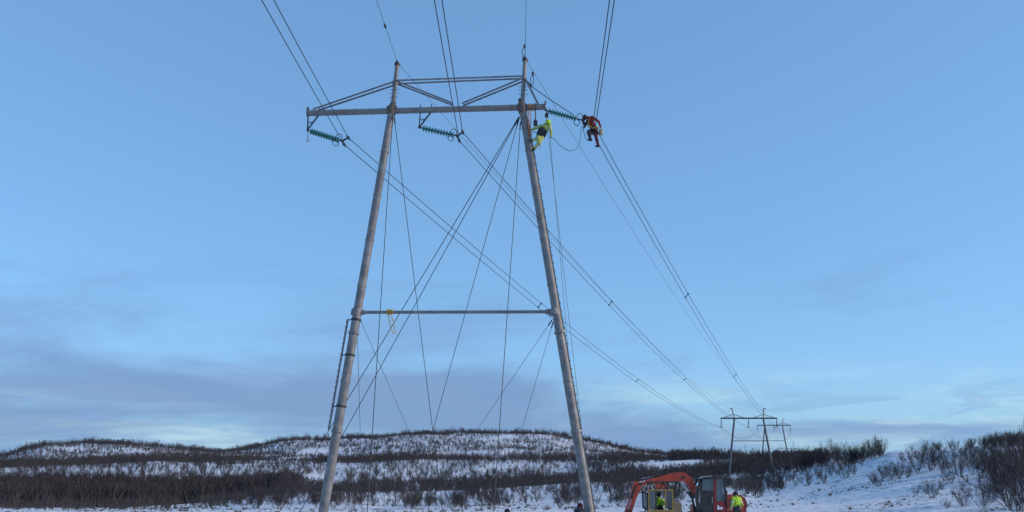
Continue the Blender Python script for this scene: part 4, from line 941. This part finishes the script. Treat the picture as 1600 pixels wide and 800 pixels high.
# the copse on the crest
for k in range(100):
    f_ = random.random(); px = 1255 + 126 * f_ + random.uniform(-4, 4); py = 731 - 20 * f_ + random.uniform(-5, 4)
    place(px, py, random.uniform(19, 33), (3, 6, 6, 5, 3), 'slim leafless birch in the dense copse on the knoll crest', 'birches of the copse on the crest')
for k in range(56):
    px = 1395 + 245 * math.sqrt(random.random()); f_ = (px - 1395) / 245; py = 708 - 17 * f_ + random.uniform(-1, 3)
    place(px, py, random.uniform(7, 11) + 13 * f_, (1, 7, 2, 4), 'small dark bush along the skyline crest of the knoll', 'bushes along the knoll skyline')
# birches on the front slope behind the pylon
slope_pts = []
for k in range(780):
    px = random.uniform(220, 1230); py = random.uniform(754, 797)
    if random.random() > (px - 200) / 220: continue
    if 1075 < px < 1180 and py > 775 and random.random() < 0.5: continue
    if mnoise.noise(Vector((px * 0.018, py * 0.03, 5.0))) < -0.05: continue
    p = ground_hit(px, py)
    if p is None or not 108 < math.hypot(p.x, p.y) < 200: continue
    slope_pts.append((math.hypot(p.x, p.y), px, py))
slope_pts.sort(); BUDGET = 295
left_over = []
for d_, px, py in slope_pts:
    if px > 1190 and py > 770: continue
    if shrub_count < BUDGET:
        place(px, py, random.uniform(1.7, 3.8) * F / d_, (3, 6, 3, 6, 0, 3), 'leafless grey-brown birch on the snow slope behind the pylon legs', 'birches on the slope behind the pylon')
    else: left_over.append((px, py, d_))

# far scrub: uncountable masses, instanced on scattered points
FARC = bpy.data.collections.new('scrub_sources')
for i, prm in enumerate([(3.0, 4, 8, 6, 0.5, 0.5, 0.055), (3.3, 5, 8, 5, 0.6, 0.5, 0.05), (2.6, 6, 7, 5, 0.8, 0.4, 0.05), (3.6, 2, 13, 6, 0.3, 0.5, 0.06), (2.9, 5, 8, 6, 0.7, 0.45, 0.05)]):
    rs_ = shrub_meshes(300 + i, *prm, (M_STEM, M_TWIG)); a, b = rs_[2]; me_ = bpy.data.meshes.new('scrub_source'); v = a.v + b.v; o_ = len(a.v)
    me_.from_pydata(v, [], a.f + [tuple(j + o_ for j in f) for f in b.f]); me_.update(); me_.materials.append(M_STEM); me_.materials.append(M_TWIG)
    me_.polygons.foreach_set('material_index', [0] * len(a.f) + [1] * len(b.f)); FARC.objects.link(bpy.data.objects.new('scrub_source_%d' % i, me_))
TUFT = bpy.data.collections.new('tuft_sources')
for i in range(3):
    rs_ = random.Random(50 + i); mb = MB()
    for k in range(46):
        a = rs_.uniform(0, 6.28); r_ = rs_.uniform(0, 0.16); p = Vector((math.cos(a) * r_, math.sin(a) * r_, -0.03)); a2 = rs_.uniform(0, 6.28); ln = rs_.uniform(0.12, 0.36); l2 = rs_.uniform(0.05, 0.3)
        mb.path([p, p + Vector((math.cos(a2) * l2 * 0.4, math.sin(a2) * l2 * 0.4, ln * 0.7)), p + Vector((math.cos(a2) * l2, math.sin(a2) * l2, ln))], [0.007, 0.005, 0.002], 3, 0, False)
    me_ = bpy.data.meshes.new('tuft_source'); me_.from_pydata(mb.v, [], mb.f); me_.update(); me_.materials.append(M_GRASS); TUFT.objects.link(bpy.data.objects.new('tuft_source_%d' % i, me_))
def scatter_tree(coll):
    g = bpy.data.node_groups.new('scatter_' + coll.name, 'GeometryNodeTree')
    g.interface.new_socket('Geometry', in_out='INPUT', socket_type='NodeSocketGeometry'); g.interface.new_socket('Geometry', in_out='OUTPUT', socket_type='NodeSocketGeometry')
    n = g.nodes.new; gi = n('NodeGroupInput'); go = n('NodeGroupOutput'); ip = n('GeometryNodeInstanceOnPoints'); ci = n('GeometryNodeCollectionInfo')
    ci.inputs['Collection'].default_value = coll; ci.inputs['Separate Children'].default_value = True; ci.inputs['Reset Children'].default_value = True
    def attr(nm, ty):
        a = n('GeometryNodeInputNamedAttribute'); a.data_type = ty; a.inputs['Name'].default_value = nm; return a.outputs[0]
    l = g.links.new; l(gi.outputs[0], ip.inputs['Points']); l(ci.outputs[0], ip.inputs['Instance']); ip.inputs['Pick Instance'].default_value = True
    l(attr('pick', 'INT'), ip.inputs['Instance Index']); l(attr('turn', 'FLOAT_VECTOR'), ip.inputs['Rotation']); l(attr('size', 'FLOAT_VECTOR'), ip.inputs['Scale']); l(ip.outputs[0], go.inputs[0]); return g
GT = scatter_tree(FARC); GG = scatter_tree(TUFT)
def scatter(name, label, cat, pts, tree, kinds):
    """pts: (x, y, size, height factor)"""
    me_ = bpy.data.meshes.new(name); me_.from_pydata([on_ground(x, y) for x, y, s_, h_ in pts], [], []); n = len(pts)
    me_.attributes.new('pick', 'INT', 'POINT').data.foreach_set('value', [random.randrange(kinds) for _ in range(n)])
    me_.attributes.new('turn', 'FLOAT_VECTOR', 'POINT').data.foreach_set('vector', [c for _ in range(n) for c in (random.uniform(-.12, .12), random.uniform(-.12, .12), random.uniform(0, 6.28))])
    me_.attributes.new('size', 'FLOAT_VECTOR', 'POINT').data.foreach_set('vector', [c for x, y, s_, h_ in pts for c in (s_, s_, s_ * h_)])
    o = bpy.data.objects.new(name, me_); COL.objects.link(o); md = o.modifiers.new('scatter', 'NODES'); md.node_group = tree
    o['kind'] = 'stuff'; o['label'] = label; o['category'] = cat; return o
def zone(n, px0, px1, d0, d1, s0, s1, clump=None, thr=-1.0, edge=None, hf=1.0):
    out = []; tries = 0; az0, az1 = az_of(px0), az_of(px1)
    while len(out) < n and tries < n * 12:
        tries += 1; a = R(random.uniform(az0, az1)); d = math.sqrt(random.uniform(d0 * d0, d1 * d1))
        if edge: d += edge * mnoise.noise(Vector((a * 25, d * 0.01, 2.2)))
        x, y = d * math.sin(a), d * math.cos(a)
        if clump and mnoise.noise(Vector((x * clump, y * clump, 9.3))) < thr: continue
        out.append((x, y, random.uniform(s0, s1), hf * random.uniform(0.85, 1.2)))
    return out
scatter('birch_wood', 'dark leafless birch wood filling the hollow behind the front slope', 'wood',
        zone(3600, -250, 470, 174, 262, 0.9, 1.75, 0.03, -0.32, edge=8) + zone(800, 450, 1010, 176, 240, 0.5, 1.25, 0.035, -0.12, edge=10) + zone(430, 980, 1190, 185, 262, 0.5, 1.2, 0.05, -0.1), GT, 5)
scatter('terrace_wood', 'dark band of leafless scrub along the terrace under the far hill', 'wood',
        zone(2300, -250, 1150, 328, 400, 0.6, 1.35, 0.03, -0.15, edge=14) + zone(800, 1050, 1275, 322, 390, 0.8, 1.6, 0.03, -0.3) + zone(380, 1150, 1290, 215, 325, .7, 1.3, 0.04, -0.1), GT, 5)
scatter('hillside_scrub', 'thin leafless scrub sprinkled over the far snowy hillsides', 'scrub',
        zone(3600, -250, 1010, 258, 334, 0.3, 1.0, 0.05, -0.38) + zone(900, 900, 1260, 195, 330, 0.4, 1.1, 0.05, -0.15) + zone(12500, -250, 1010, 400, 556, 0.25, 0.85, 0.03, -0.42), GT, 5)
scatter('ridge_scrub', 'dark fringe of leafless scrub along the far ridge skyline', 'scrub', zone(2900, -300, 1120, 544, 590, 0.5, 1.45, 0.03, -0.25, edge=8), GT, 5)
lo_pts = []
for px, py, d_ in left_over:
    p = ground_hit(px, py); lo_pts.append((p.x, p.y, random.uniform(0.5, 1.05), 1.0))
scatter('slope_scrub', 'leafless scrub filling in between the birches of the front slope', 'scrub', lo_pts + zone(600, 330, 1190, 122, 176, 0.3, 0.8, 0.05, -0.15) + zone(260, -200, 420, 112, 172, 0.3, 0.8, 0.06, -0.1) + zone(110, 1090, 1270, 150, 213, 0.5, 0.9, 0.05, -0.2), GT, 5)
tf = []
for k in range(9000):
    a = R(random.uniform(-40, 40)); d = math.sqrt(random.uniform(40**2, 150**2)); x, y = d * math.sin(a), d * math.cos(a)
    if mnoise.noise(Vector((x * 0.09, y * 0.16, 4.4))) + 0.3 * mnoise.noise(Vector((x * 0.5, y * 0.5, 1.4))) < 0.09: continue
    tf.append((x, y, random.uniform(0.25, 0.6) if random.random() < 0.8 else random.uniform(0.6, 1.3), random.uniform(0.5, 1.1)))
scatter('grass_tufts', 'dead grass and heather tufts poking through the snow', 'grass', tf, GG, 3)
print('shrubs', shrub_count, 'left over', len(left_over), 'tufts', len(tf))
